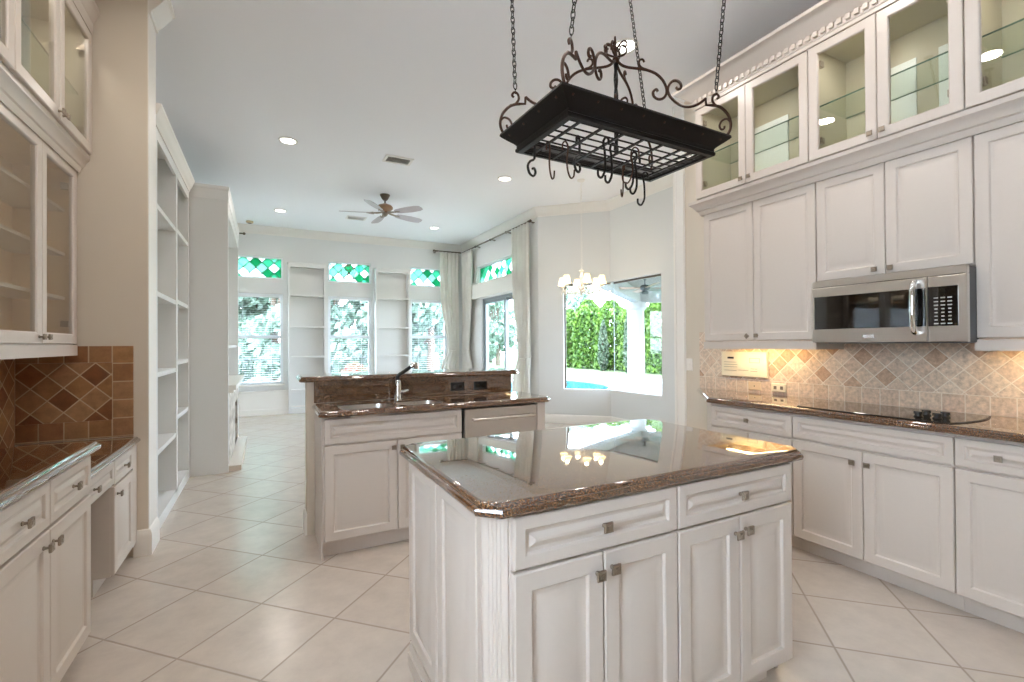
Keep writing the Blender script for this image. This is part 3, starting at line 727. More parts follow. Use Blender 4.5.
MB().panel(.598, .720, .085, .290, [(0, -.032), (.002, -.033)], -.028).build('keypad', 'blackglass', cp)
b = MB()
M['button'] = plain('button_print', (180, 180, 176), .5)
for r_ in range(8):
    for c_ in range(3):
        x = .632+c_*.028; z = .098+r_*.019
        wdt = .006 if 1 <= r_ <= 4 else .009
        b.box(x-wdt, x+wdt, -.0345, -.0328, z-.003, z+.003)
b.build('button', 'button', cp)
b = MB(); b.box(.05, .70, .06, .36, -.004, 0); b.build('underside_filter', 'greyframe', mw)

# cooktop
ck = thing('cooktop', 'black glass cooktop with four knobs set in the granite', 'cooktop', (0, 0, .9185))
def arc(p0, p1, bulge, n=8):
    P0, P1 = Vector(p0), Vector(p1); m_ = (P1-P0); nn = Vector((m_.y, -m_.x)).normalized()
    return [tuple(P0+m_*(k/n)+nn*bulge*4*(k/n)*(1-k/n)) for k in range(n)]
cpoly = arc((2.965, 1.06), (3.43, 1.06), .035) + [(3.43, 1.06), (3.43, 1.80)][1:1] + arc((3.43, 1.06), (3.43, 1.80), 0.0, 2) + arc((3.43, 1.80), (2.965, 1.80), .035) + arc((2.965, 1.80), (2.965, 1.06), .012)
b = MB(); b.loops([[(x, y, 0) for x, y in cpoly], [(x, y, .004) for x, y in cpoly], [(x, y, .006) for x, y in inset_poly(cpoly, .003)]]); b.build('glass_top', 'blackglass', ck, smooth=30)
b = MB(); b.loops([[(x, y, 0) for x, y in inset_poly(cpoly, -.007)], [(x, y, .0045) for x, y in inset_poly(cpoly, -.007)], [(x, y, .0055) for x, y in inset_poly(cpoly, -.001)]], True, False); b.build('trim_ring', 'black', ck)
for x in (3.07, 3.16):
    for y in (1.145, 1.225):
        b = MB(); b.lathe([(.02, 0), (.021, .003), (.016, .008), (.015, .022), (.0125, .025), (.0005, .0255)], (x, y, .006), 16); b.box(x-.004, x+.004, y-.019, y+.019, .020, .034); b.build('knob', 'black', ck, smooth=40)

# wall panel, outlets, switch, under-cabinet tube
pn = thing('intercom_panel', 'ivory intercom panel with printed lines on the tiles under the wall cabinet', 'panel', (3.527, 2.79, 1.138), RR)
MB().panel(0, .42, -.098, .11, [(0, -.018), (.006, -.024)]).build('housing', 'plate', pn)
b = MB(); b.box(.065, .125, -.0255, -.0235, .05, .066); b.build('nameplate', 'black', pn)
b = MB()
for k, (x0, x1, z) in enumerate(((.03, .15, .02), (.03, .16, 0), (.03, .16, -.02), (.17, .26, -.045), (.03, .15, -.05), (.27, .36, .055), (.27, .36, .02), (.28, .34, -.03), (.28, .34, -.05))): b.box(x0, x1, -.0252, -.0236, z, z+.003)
for x0 in (.27, .357): b.box(x0, x0+.003, -.0252, -.0236, .02, .058)
b.build('printed_lines', 'ink', pn)
o = thing('power_outlet', 'white double outlet on the tile row right of the intercom panel', 'outlet', (3.526, 2.285, .972), RR)
MB().panel(-.057, .057, -.034, .034, [(0, -.008), (.005, -.012)]).build('cover_plate', 'plate', o)
for q in (-.026, .026): MB().panel(q-.012, q+.012, -.013, .013, [(0, -.012), (.002, -.0128), (.005, -.0128), (.006, -.0122)], -.011).build('socket', 'ink', o)
o = thing('power_outlet', 'beige stone-coloured outlet on the tile row below the intercom panel', 'outlet', (3.526, 2.49, .97), RR)
M['beige'] = plain('beige_plastic', (214, 190, 158), .45)
MB().panel(-.057, .057, -.034, .034, [(0, -.004), (.004, -.006)]).build('cover_plate', 'beige', o)
MB().box(-.004, .004, -.0075, -.0055, -.006, .006).build('screw', 'ink', o)
o = thing('light_switch', 'white light switch on the wall end beside the tall white casing', 'switch', (3.539, 3.165, 1.12), RR)
MB().panel(-.035, .035, -.057, .057, [(0, -.004), (.004, -.006)]).build('cover_plate', 'trim', o); MB().box(-.006, .006, -.014, -.005, -.008, .01).build('toggle', 'trim', o)
ul = thing('under_cabinet_light', 'warm fluorescent strip under the wall cabinet left of the microwave', 'light', (3.36, 2.62, 1.322), RR)
MB().box(0, .56, -.04, .04, -.004, .012).build('housing', 'trim', ul); MB().tube([(.02, 0, -.014), (.54, 0, -.014)], .009, 10).build('tube', 'tube', ul, smooth=40)
ul2 = thing('under_cabinet_light', 'warm fluorescent strip under the wall cabinet right of the microwave', 'light', (3.36, .98, 1.322), RR)
MB().box(0, .56, -.04, .04, -.004, .012).build('housing', 'trim', ul2); MB().tube([(.02, 0, -.014), (.54, 0, -.014)], .009, 10).build('tube', 'tube', ul2, smooth=40)
WARM = (1.0, .80, .52)
area('strip_lamp', (.28, 0, -.026), .5, .02, 1.3, WARM, parent=ul)
area('strip_lamp', (.28, 0, -.026), .5, .02, 1.3, WARM, parent=ul2)

# ------------------------------------------------------------------ left-hand cabinets and desk
RL = pi/2       # local x runs towards +Y, front faces +X
XLB = -.685
def lbase(label, ya, yb, xf=XLB, ztop=.878, kick=True):
    t = thing('base_cabinet', label, 'cabinet', (xf, ya, 0), RL); W_ = yb-ya; D_ = xf-XL-.014
    carcass(t, W_, D_, .09, ztop); MB().box(.0, W_, .07, D_-.01, 0, .09).build('toe_kick', 'cab', t)
    return t, W_
for k, (ya, yb) in enumerate(((1.77, 2.64), (.89, 1.768))):
    t, W_ = lbase(['white base cabinet with two drawers and two doors beside the lower desk, left wall', 'white two-drawer base cabinet nearest the camera on the left wall, beyond the picture edge', 'white base cabinet behind the camera on the left wall'][k], ya, yb)
    h_ = W_/2
    drawer(t, 0, h_, .70, .862); drawer(t, h_, W_, .70, .862)
    door(t, 0, h_, .10, .692, (h_-.06, .645)); door(t, h_, W_, .10, .692, (h_+.02, .64))
tag(counter(None, [(XL+.013, .88), (-.635, .88), (-.635, 2.655), (XL+.013, 2.655)], .878, name='left_countertop'),
    'brown granite countertop on the taller left wall cabinets, highlight along its edge', 'countertop')
XD = -.74
dk = thing('apron_cabinet', 'white desk apron with one drawer over the open knee space on the left wall', 'drawer', (XD, 2.657, 0), RL)
MB().box(0, .585, 0, .42, .578, .718).build('body', 'cab', dk); drawer(dk, 0, .585, .585, .712, .24)
kp = thing('back_board', 'plain beige back panel inside the open knee space of the desk', 'panel', (XL+.002, 2.657, 0), RL)
MB().box(0, .585, -.02, 0, 0, .578).build('panel', 'knee', kp); MB().box(0, .585, -.032, -.02, 0, .09).build('base_strip', 'cab', kp)
t, W_ = lbase('narrow white desk pedestal cabinet with one drawer against the tan wall pier', 3.244, 3.748, XD, .718)
drawer(t, .0, .40, .575, .708); door(t, .0, .40, .095, .568, (.05, .52)); MB().box(.402, W_, -.018, 0, .09, .718).build('filler', 'cab', t)
tag(counter(None, [(XL+.013, 2.657), (-.70, 2.657), (-.70, 3.735), (XL+.013, 3.735)], .720, name='desk_countertop'),
    'low brown granite desk top set below the left wall countertop', 'countertop')
ls = thing('tile_backsplash', 'travertine backsplash coloured darker for shade, with diagonal tiles in the left corner by the desk', 'backsplash', (0, 0, 0))
MB().box(XL+.012, -.842, 3.737, 3.7485, .872, 1.226).build('diagonal_tiles', 'trav_left', ls)
b = MB(); b.box(-.841, -.738, 3.736, 3.7485, .762, 1.327); b.box(XL+.012, -.842, 3.736, 3.7485, 1.227, 1.327); b.box(XL+.012, -.842, 3.736, 3.7485, .762, .871); b.build('square_tiles', 'trav_left_row', ls)
lt = tag(MB().box(XL+.0005, XL+.011, .88, 3.735, .70, 1.334).build('tile_backsplash', 'trav_left_side'), 'travertine tiles coloured darker for shade along the left wall behind the counter', 'backsplash')
# lower glazed wall cabinets
XLU, XLG = -1.02, -.95
lower = [('glazed white wall cabinet with painted shelves beside the tan pier', 2.72, 3.715), ('glazed white wall cabinet left of the picture edge, lower tier', 1.73, 2.718)]
for k, (lb, ya, yb) in enumerate(lower):
    t = thing('wall_cabinet', lb, 'cabinet', (XLU, ya, 0), RL); W_ = yb-ya; D_ = XLU-XL-.002
    open_carcass(t, W_, D_, 1.335, 2.39, 'wood', (W_/2,))
    for z in (1.60, 1.86, 2.12): MB().box(.02, W_-.02, .03, D_-.014, z, z+.018).build('shelf', 'cab', t)
    glass_door(t, 0, W_/2, 1.338, 2.385, (W_/2-.04, 1.375)); glass_door(t, W_/2, W_, 1.338, 2.385, (W_/2+.03, 1.375))
    b = MB(); b.box(0, W_, -.022, -.002, 1.272, 1.334); b.box(W_-.018, W_, -.002, D_, 1.272, 1.335); b.build('light_rail', 'cab', t)
    t = thing('glazed_cabinet', ['glazed white top cabinet with glass shelf above the painted-shelf cabinet, left wall', 'glazed white top cabinet cut by the left picture edge', 'glazed white top cabinet behind the camera, left wall'][k], 'cabinet', (XLG, ya, 0), RL); D_ = XLG-XL-.002
    open_carcass(t, W_, D_, 2.487, 3.25, 'inner', (W_/2,)); glass_shelf(t, .022, W_-.022, .04, D_-.015, 2.83); area('hidden_fill_lamp', (W_*.75, .05, 3.225), .05, .05, .8, (1, .95, .88), shape='DISK', parent=t); area('hidden_fill_lamp', (W_*.25, .05, 3.225), .05, .05, .8, (1, .95, .88), shape='DISK', parent=t)  # unseen lamps added under the cabinet top to brighten the inside
    glass_door(t, 0, W_/2, 2.488, 3.22, (W_/2-.03, 2.525)); glass_door(t, W_/2, W_, 2.488, 3.22, (W_/2+.03, 2.525))
MCL = [(o*.62, z) for o, z in MC]
tag(MB().sweep([(XLU+.02, 1.73), (XLU+.02, 3.72), (XL+.002, 3.72)], [(-o, z) for o, z in MCL]).build('cabinet_moulding', 'cab', smooth=30), 'white stepped moulding between the two glazed tiers on the left wall', 'moulding')
tag(MB().sweep([(XLG+.02, 1.73), (XLG+.02, 3.72), (XL+.002, 3.72)], [(-o*.25, z) for o, z in TC]).build('cornice', 'cab', smooth=30), 'white cornice crowning the glazed top cabinets on the left wall', 'cornice')

# ------------------------------------------------------------------ hall bookcase and fireplace
bk = thing('built_in_bookcase', 'tall white two-bay built-in bookcase in the hall beyond the tan pier', 'bookcase', (-.68, 3.985, 0), RL)
b = MB(); D_ = .40; W_ = 1.728
b.box(0, .16, 0, D_, 0, 2.92); b.box(.96, 1.03, 0, D_, 0, 2.92); b.box(W_-.04, W_, 0, D_, 0, 2.92); b.box(.16, W_-.04, D_-.015, D_, 0, 2.92); b.box(0, W_, 0, D_, 2.92, 2.95); b.box(.16, W_-.04, 0, .02, 2.80, 2.92)
b.box(.16, W_-.04, 0.0, D_, 0, .09)
b.build('body', 'shelf', bk)
for x0, x1, zs in ((.16, .96, (.56, 1.12, 1.70, 2.33)), (1.03, W_-.04, (.70, 1.18, 1.715, 2.34))):
    for z in zs: MB().box(x0, x1, .004, D_-.015, z-.018, z+.018).build('shelf', 'shelf', bk)
MB().sweep([(0, -.001), (W_, -.001)], [(-o, z) for o, z in ((0, 2.875), (.006, 2.875), (.010, 2.90), (.018, 2.91), (.032, 2.94), (.042, 2.97), (.048, 2.977), (.05, 2.995), (0, 2.995))]).build('crown', 'trim', bk, smooth=30)
fp = thing('fireplace', 'white fireplace chimney with mantel and carved stone front at the end of the hall bookcase', 'fireplace', (-.345, 5.745, 0), RL)
b = MB(); W_ = 2.15; D_ = .765
b.box(0, .075, 0, D_, 0, 2.985); b.box(W_-.075, W_, 0, D_, 0, 2.985); b.box(0.075, W_-.075, .25, D_, .8, 2.985); b.box(.075, W_-.075, 0, D_, 2.72, 2.985); b.box(.075, W_-.075, .06, D_, 0, .8)
b.build('chimney_body', 'shelf', fp)
MB().sweep([(0, D_), (0, 0), (W_, 0)], [(-o, z) for o, z in ((0, 2.86), (.008, 2.86), (.012, 2.88), (.012, 2.96), (.03, 2.985), (0, 2.985))][:0] or [(o, z) for o, z in ((0, 2.84), (-.006, 2.84), (-.006, 2.94), (-.014, 2.96), (-.014, 2.985), (0, 2.985))]).build('cap_moulding', 'shelf', fp)
MB().box(.075, W_-.075, .02, .25, 1.30, 1.335).build('niche_shelf', 'shelf', fp)
b = MB(); b.box(.05, W_-.05, -.07, .25, .855, .905); b.box(.065, W_-.065, -.045, .1, .825, .855); b.build('mantel', 'trim', fp)
b = MB(); b.box(.076, 1.25, .0, .06, .0, .825); b.box(W_-.35, W_-.076, .0, .06, .0, .825); b.box(1.25, W_-.35, .0, .06, .6, .825)
b.build('stone_surround', 'stone', fp); MB().box(1.25, W_-.35, .05, .06, 0, .6).build('firebox_screen', 'black', fp)
MB().box(.06, W_-.3, -.115, 0, 0, .055).build('hearth', 'hearth', fp)

# ------------------------------------------------------------------ family room bookcases between the windows
def back_bookcase(lb, xa, xb):
    t = thing('bookcase', lb, 'bookcase', (xa, YB-.2, 0), 0, 'bookcases between the back windows'); W_ = xb-xa; D_ = .199
    b = MB(); b.box(0, .045, 0, D_, 0, 2.93); b.box(W_-.045, W_, 0, D_, 0, 2.93); b.box(.045, W_-.045, D_-.012, D_, 0, 2.93); b.box(.045, W_-.045, 0, D_, 2.86, 2.93); b.box(.045, W_-.045, 0, D_, 0, .10); b.box(-.012, W_+.012, -.02, D_, 2.93, 2.955)
    b.build('body', 'shelf', t)
    for z in (.44, 1.09, 1.69, 2.31): MB().box(.045, W_-.045, .004, D_-.012, z-.018, z+.018).build('shelf', 'shelf', t)
back_bookcase('white open bookcase between the left and middle back windows', .395, 1.09)
back_bookcase('white open bookcase between the middle and right back windows', 2.06, 2.80)
for i, (xa, xb) in enumerate(((-1.1, .394), (1.091, 2.059), (2.801, 3.95))):
    b = MB(); b.box(xa, xb, YB-.17, YB-.001, .425, .45); b.box(xa, xb, YB-.15, YB-.001, .0, .425); b.box(xa, xb, YB-.165, YB-.15, 0, .11)
    struct(b.build('trim_ledge_%d' % (i+1), 'trim'))

# ------------------------------------------------------------------ curtains and rod
def curtain(label, p0, p1, z0, z1, tie, folds, side=0.0, amp=.035, group='cream curtains in the family room'):
    P0, P1 = Vector(p0), Vector(p1); dv = P1-P0; Lc = dv.length; dv.normalize(); nv = Vector((-dv.y, dv.x))
    nu, nz = folds*10, 40; rings = []
    for j in range(nz+1):
        z = z0+(z1-z0)*j/nz
        if tie is None: wdt, off = 1.0, 0
        else:
            a = z-tie
            k = math.exp(-(a/.28)**2) if a < 0 else math.exp(-(a/.75)**2)
            wdt = 1-.38*k; off = side*.38*k
        row = []
        for i in range(nu+1):
            u = i/nu; s_ = (off + u*wdt)*Lc
            ph = u*folds*2*pi
            h = amp*math.sin(ph)*(1 if wdt > .7 else 1.1) + .008*math.sin(ph*2.3+z*2)
            q = P0+dv*s_+nv*h; row.append((q.x, q.y, z))
        rings.append(row)
    b = MB(); vs_ = [p for r in rings for p in r]; n = nu+1
    b.add(vs_, [(j*n+i, j*n+i+1, (j+1)*n+i+1, (j+1)*n+i) for j in range(nz) for i in range(nu)])
    t = thing('curtain', label, 'curtain', (P0.x, P0.y, 0), 0, group)
    o = b.build('fabric', 'curtain', t, smooth=80); o.location = (-P0.x, -P0.y, 0)
    md = o.modifiers.new('thickness', 'SOLIDIFY'); md.thickness = .006
    if tie is not None:
        wt = 1-.38; c_ = P0+dv*Lc*(side*.38+wt/2); rr = Lc*wt/2+.012
        b = MB(); pts = [(c_.x-P0.x+dv.x*rr*math.cos(a)+nv.x*.055*math.sin(a), c_.y-P0.y+dv.y*rr*math.cos(a)+nv.y*.055*math.sin(a), tie+.03*math.sin(a)) for a in [2*pi*k/24 for k in range(25)]]
        b.tube(pts, .011, 6); b.build('tie_back', 'curtain', t, smooth=60)
    return t
curtain('cream curtain on the back wall left of the room corner, tied to its right', (3.46, 10.08), (3.90, 10.08), .02, 3.394, 1.22, 5, 1.0)
curtain('cream curtain hung on the side wall just right of the room corner, tied back', (3.99, 10.05), (3.99, 9.50), .02, 3.394, 1.22, 6, 0.0)
curtain('long cream curtain at the near end of the sliding door', (3.99, 7.62), (3.99, 6.98), .02, 3.394, 1.1, 6, 1.0, .04)
rd = thing('curtain_rod', 'thin bronze curtain rod bent around the family room corner', 'curtain rod', (0, 0, 0))
MB().tube([(3.34, 10.08, 3.41), (3.99, 10.08, 3.41), (3.99, 6.95, 3.41)], .014, 8).build('rod', 'bronze', rd, smooth=50)
for p, q in (((3.4, 10.08), (3.4, 10.28)), ((3.99, 9.3), (4.095, 9.3)), ((3.99, 8.55), (4.095, 8.55)), ((3.99, 7.85), (4.095, 7.85)), ((3.99, 7.0), (4.095, 7.0))):
    b = MB(); b.tube([(*p, 3.41), (*q, 3.41)], .009, 8); b.ring((*p, 3.41), .019, .005, (q[0]-p[0] == 0, q[0]-p[0] != 0, 0), 12); b.lathe([(.001, 0), (.03, 0), (.03, .006), (.001, .008)], (q[0], q[1], 3.40), 10); b.build('bracket', 'bronze', rd, smooth=50)
MB().sphere((3.325, 10.08, 3.41), .026).build('finial', 'bronze', rd, smooth=60)
MB().sphere((3.99, 6.935, 3.41), .026).build('finial', 'bronze', rd, smooth=60)
rd2 = thing('curtain_rod', 'short end of a bronze rod beside the left back transom', 'curtain rod', (0, 0, 0))
MB().tube([(-1.0, 10.08, 3.41), (-.36, 10.08, 3.41)], .014, 8).build('rod', 'bronze', rd2, smooth=50); MB().sphere((-.345, 10.08, 3.41), .026).build('finial', 'bronze', rd2, smooth=60)
MB().tube([(-.5, 10.08, 3.41), (-.5, 10.28, 3.41)], .009, 8).build('bracket', 'bronze', rd2, smooth=50)

# ------------------------------------------------------------------ ceiling things
cans = [(.232, 5.83, 'left recessed ceiling light nearer the kitchen'), (2.95, 5.83, 'right recessed ceiling light nearer the kitchen, left of the pot rack hooks'), (.232, 8.92, 'left recessed ceiling light near the back windows'), (2.95, 8.92, 'right recessed ceiling light near the back windows'),
        (2.467, 2.806, 'recessed kitchen ceiling light behind the pot rack scrollwork')]
for y, row in ((2.806, 'between the island and the sink'), (1.56, 'level with the island')):
    for x, col in ((-.2, 'left'), (1.12, 'middle'), (2.467, 'right')):
        if (x, y) != (2.467, 2.806): cans.append((x, y, 'recessed ceiling light above the picture, %s of the row %s' % (col, row)))
base = None
for i, (x, y, lb) in enumerate(cans):
    if base is None:
        base = thing('ceiling_light', lb, 'ceiling light', (x, y, CEIL), 0, 'recessed ceiling lights')
        MB().lathe([(.076, -.001), (.100, -.001), (.103, -.004), (.100, -.010), (.081, -.010), (.076, -.006)], (0, 0, 0), 28).build('trim_ring', 'trim', base, smooth=40)
        MB().lathe([(.001, -.003), (.078, -.003), (.078, -.0065), (.001, -.008)], (0, 0, 0), 24).build('lens', 'lens', base, smooth=40)
        area('can_lamp', (0, 0, -.014), .15, .15, CAN_W, (1.0, .91, .83), shape='DISK', parent=base)
    else: dup(base, (x, y, CEIL), 0, lb)
for i, (x, y, lb) in enumerate(((1.466, 5.83, 'white slotted ceiling vent nearer the kitchen'), (1.457, 8.84, 'white slotted ceiling vent beyond the ceiling fan'))):
    t = thing('ceiling_vent', lb, 'vent', (x, y, CEIL), 0, 'ceiling vents')
    b = MB(); b.box(-.17, .17, -.11, -.085, -.014, -.001); b.box(-.17, .17, .085, .11, -.014, -.001); b.box(-.17, -.14, -.085, .085, -.014, -.001); b.box(.14, .17, -.085, .085, -.014, -.001); b.build('frame', 'trim', t)
    b = MB()
    for k in range(7): yy = -.075+k*.025; b.add([(-.14, yy-.01, -.012), (.14, yy-.01, -.012), (.14, yy+.006, -.003), (-.14, yy+.006, -.003), (-.14, yy-.008, -.013), (.14, yy-.008, -.013), (.14, yy+.008, -.004), (-.14, yy+.008, -.004)], [(0,3,2,1),(4,5,6,7),(0,1,5,4),(1,2,6,5),(2,3,7,6),(3,0,4,7)])
    b.build('louvres', 'trim', t)
    MB().box(-.14, .14, -.085, .085, -.002, -.0005).build('duct', 'ink', t)
t = thing('smoke_detector', 'small round smoke detector on the ceiling near the left back window', 'smoke detector', (-.25, 9.95, CEIL))
MB().lathe([(.001, -.035), (.045, -.035), (.058, -.024), (.064, -.004), (.064, -.001), (.001, -.001)], (0, 0, 0), 20).build('housing', 'beige', t, smooth=40)
MB().lathe([(.030, -.040), (.034, -.036), (.034, -.034), (.030, -.034)], (0, 0, 0), 16).build('grille', 'ink', t, smooth=40)
# ceiling fan
fan = thing('ceiling_fan', 'five-blade taupe ceiling fan in the family room', 'ceiling fan', (1.63, 7.29, CEIL))
MB().lathe([(.001, 0), (.075, 0), (.075, -.01), (.05, -.06), (.03, -.085), (.001, -.085)], (0, 0, 0), 20).build('canopy', 'bronze', fan, smooth=40)
MB().tube([(0, 0, -.07), (0, 0, -.16)], .013, 10).build('down_rod', 'bronze', fan, smooth=40)
MB().lathe([(.001, -.13), (.03, -.135), (.05, -.15), (.10, -.165), (.118, -.19), (.116, -.215), (.08, -.245), (.05, -.26), (.045, -.28), (.001, -.285)], (0, 0, 0), 24).build('motor', 'fanbody', fan, smooth=35)
MB().lathe([(.001, -.275), (.04, -.275), (.045, -.295), (.025, -.325), (.008, -.335), (.001, -.336)], (0, 0, 0), 16).build('hub_cap', 'nickel', fan, smooth=40)
for k in range(5):
    a = R(20+72*k)
    def P3(r_, s_, z): return (r_*math.cos(a)-s_*math.sin(a), r_*math.sin(a)+s_*math.cos(a), z)
    outl = [(.20, -.045), (.25, -.06), (.45, -.078), (.60, -.072), (.66, -.05), (.675, 0), (.66, .05), (.60, .072), (.45, .078), (.25, .06), (.20, .045)]
    b = MB(); b.loops([[P3(r_, s_, -.285-s_*.22) for r_, s_ in outl], [P3(r_, s_, -.279-s_*.22) for r_, s_ in outl]]); b.build('blade', 'fanblade', fan)
    b = MB(); b.tube([P3(.05, 0, -.27), P3(.12, 0, -.282), P3(.22, 0, -.288)], [.012, .014, .01], 6); b.tube([P3(.17, -.03, -.291), P3(.27, 0, -.287), P3(.17, .03, -.283)], .008, 6); b.build('blade_arm', 'nickel', fan, smooth=50)

# ------------------------------------------------------------------ crystal chandelier in the nook
ch = thing('chandelier', 'small crystal chandelier with lit cream lamp shades by the corner window', 'chandelier', (3.93, 5.40, 0))
MB().lathe([(.001, CEIL), (.055, CEIL), (.05, CEIL-.02), (.015, CEIL-.035), (.001, CEIL-.035)], (0, 0, 0), 16).build('canopy', 'trim', ch, smooth=40)
b = MB(); z = CEIL-.035
while z > 2.36: b.ring((0, 0, z-.014), .011, .0025, (1, 0, 0) if int(z*100) % 2 else (0, 1, 0), 8, 4); z -= .02
b.build('chain', 'trim', ch)
MB().lathe([(.001, 2.37), (.014, 2.36), (.04, 2.34), (.012, 2.32), (.02, 2.29), (.034, 2.26), (.02, 2.22), (.012, 2.18), (.028, 2.14), (.04, 2.09), (.022, 2.04), (.012, 2.00), (.001, 1.98)], (0, 0, 0), 14).build('stem', 'crystal', ch, smooth=30)
for k in range(6):
    a = R(-62+10+60*k); ca, sa = math.cos(a), math.sin(a)
    pr = smooth_path([(.02, 0, 2.08), (.10, 0, 2.03), (.20, 0, 2.04), (.27, 0, 2.09), (.285, 0, 2.12)], 4)
    b = MB(); b.tube([(p.x*ca, p.x*sa, p.z) for p in pr], .007, 6)
    b.lathe([(.004, 2.11), (.03, 2.115), (.036, 2.125), (.010, 2.13), (.010, 2.165), (.004, 2.17)], (.285*ca, .285*sa, 0), 10)
    arm = b.build('arm', 'trim', ch, smooth=50)
    b = MB(); b.lathe([(.063, 2.150), (.036, 2.262), (.034, 2.262), (.061, 2.150)], (.285*ca, .285*sa, 0), 18); b.build('lamp_shade', 'shade', arm, smooth=40)
    for j in range(7):
        b = MB(); t_ = a + R(-22+j*7.3); rr = .285 if j % 2 else .24; zz = 2.085 - .02*(j % 3)
        b.lathe([(.0005, zz), (.008, zz-.012), (.006, zz-.03), (.0005, zz-.042)], (rr*math.cos(t_), rr*math.sin(t_), 0), 6); b.build('crystal_drop', 'crystal', arm)
    b = MB(); b.tube([((.05+.045*j)*math.cos(a+.3), (.05+.045*j)*math.sin(a+.3), 2.19-.10*math.sin(pi*j/5)-.02*j) for j in range(5)], .003, 5)
    for j in range(5):
        rr = .05+.045*j; b.sphere((rr*math.cos(a+.3), rr*math.sin(a+.3), 2.19-.10*math.sin(pi*j/5)-.02*j), .008, 6, 4)
    b.build('bead_swag', 'crystal', arm)
    l = bpy.data.lights.new('candle_lamp', 'POINT'); l.energy = 1.0; l.color = (1, .8, .55); l.shadow_soft_size = .025
    lo = bpy.data.objects.new('candle_lamp', l); C.objects.link(lo); lo.location = (.285*ca, .285*sa, 2.285); lo.parent = ch

# ------------------------------------------------------------------ pot rack
PX, PY = 1.183, 1.398
pr_ = thing('pot_rack', 'black iron hanging pot rack with scrollwork and chains over the island', 'pot rack', (PX, PY, 0), R(1.3))
hx, hy = .392, .203
def rect(i): return [(-hx+i, -hy+i*.75), (hx-i, -hy+i*.75), (hx-i, hy-i*.75), (-hx+i, hy-i*.75)]
rings = [[(x, y, z) for x, y in rect(i)] for i, z in ((.012, 2.118), (0, 2.116), (-.002, 2.108), (.004, 2.102), (.022, 2.088), (.042, 2.074), (.05, 2.066), (.050, 2.056), (.046, 2.053), (.046, 2.044), (.051, 2.040), (.070, 2.038), (.072, 2.046), (.062, 2.05), (.058, 2.07), (.036, 2.088), (.014, 2.106))]
rings.append(rings[0])
MB().loops(rings, False, False).build('tray_frame', 'iron', pr_, smooth=25)
b = MB()
for side in range(4):
    a_, c_ = rect(.0)[side], rect(.0)[(side+1) % 4]; n_ = 8 if side % 2 == 0 else 4
    for k in range(n_):
        f_ = (k+.5)/n_; x = a_[0]+(c_[0]-a_[0])*f_; y = a_[1]+(c_[1]-a_[1])*f_
        nx, ny = ((0, -1), (1, 0), (0, 1), (-1, 0))[side]
        b.sphere((x-nx*.014, y-ny*.012, 2.096), .005, 8, 4)
b.build('rivets', 'rust', pr_, smooth=50)
gx, gy = hx-.065, hy-.052
for k in range(7):
    x = -gx + 2*gx*(k+.5)/7
    MB().box(x-.0045, x+.0045, -gy, gy, 2.040, 2.046).build('grid_bar', 'iron', pr_)
for k in range(7):
    y = -gy+2*gy*(k+.5)/7
    MB().tube([(-gx, y, 2.049), (gx, y, 2.049)], .0032, 6).build('grid_wire', 'iron', pr_)
arm_low = [(.405, 2.112), (.418, 2.135), (.421, 2.161), (.412, 2.19), (.392, 2.213), (.372, 2.223), (.350, 2.226)]
notch = [(.350, 2.226), (.331, 2.226), (.329, 2.251)]
arm_mid = [(.329, 2.251), (.305, 2.232), (.273, 2.22), (.245, 2.222), (.222, 2.234), (.200, 2.255), (.190, 2.277), (.194, 2.298), (.207, 2.313), (.224, 2.315), (.237, 2.304), (.238, 2.289), (.227, 2.284), (.220, 2.292)]
arm_up = [(0, 2.392), (.02, 2.372), (.045, 2.363), (.095, 2.357), (.125, 2.350), (.150, 2.338), (.172, 2.316), (.184, 2.29), (.184, 2.266), (.172, 2.250), (.154, 2.247), (.139, 2.257), (.136, 2.273), (.147, 2.283), (.153, 2.275)]
def P(sx, sy, r_, z):
    r_ *= 1.045; z = z if z > 3 else 2.112+(z-2.112)*1.04
    n_ = math.hypot(hx, hy); return (sx*hx/n_*r_, sy*hy/n_*r_, z)
def path(sx, sy, pts, n=4):
    q = smooth_path([(p[0], 0, p[1]) for p in pts], n); return [P(sx, sy, v.x, v.z) for v in q]
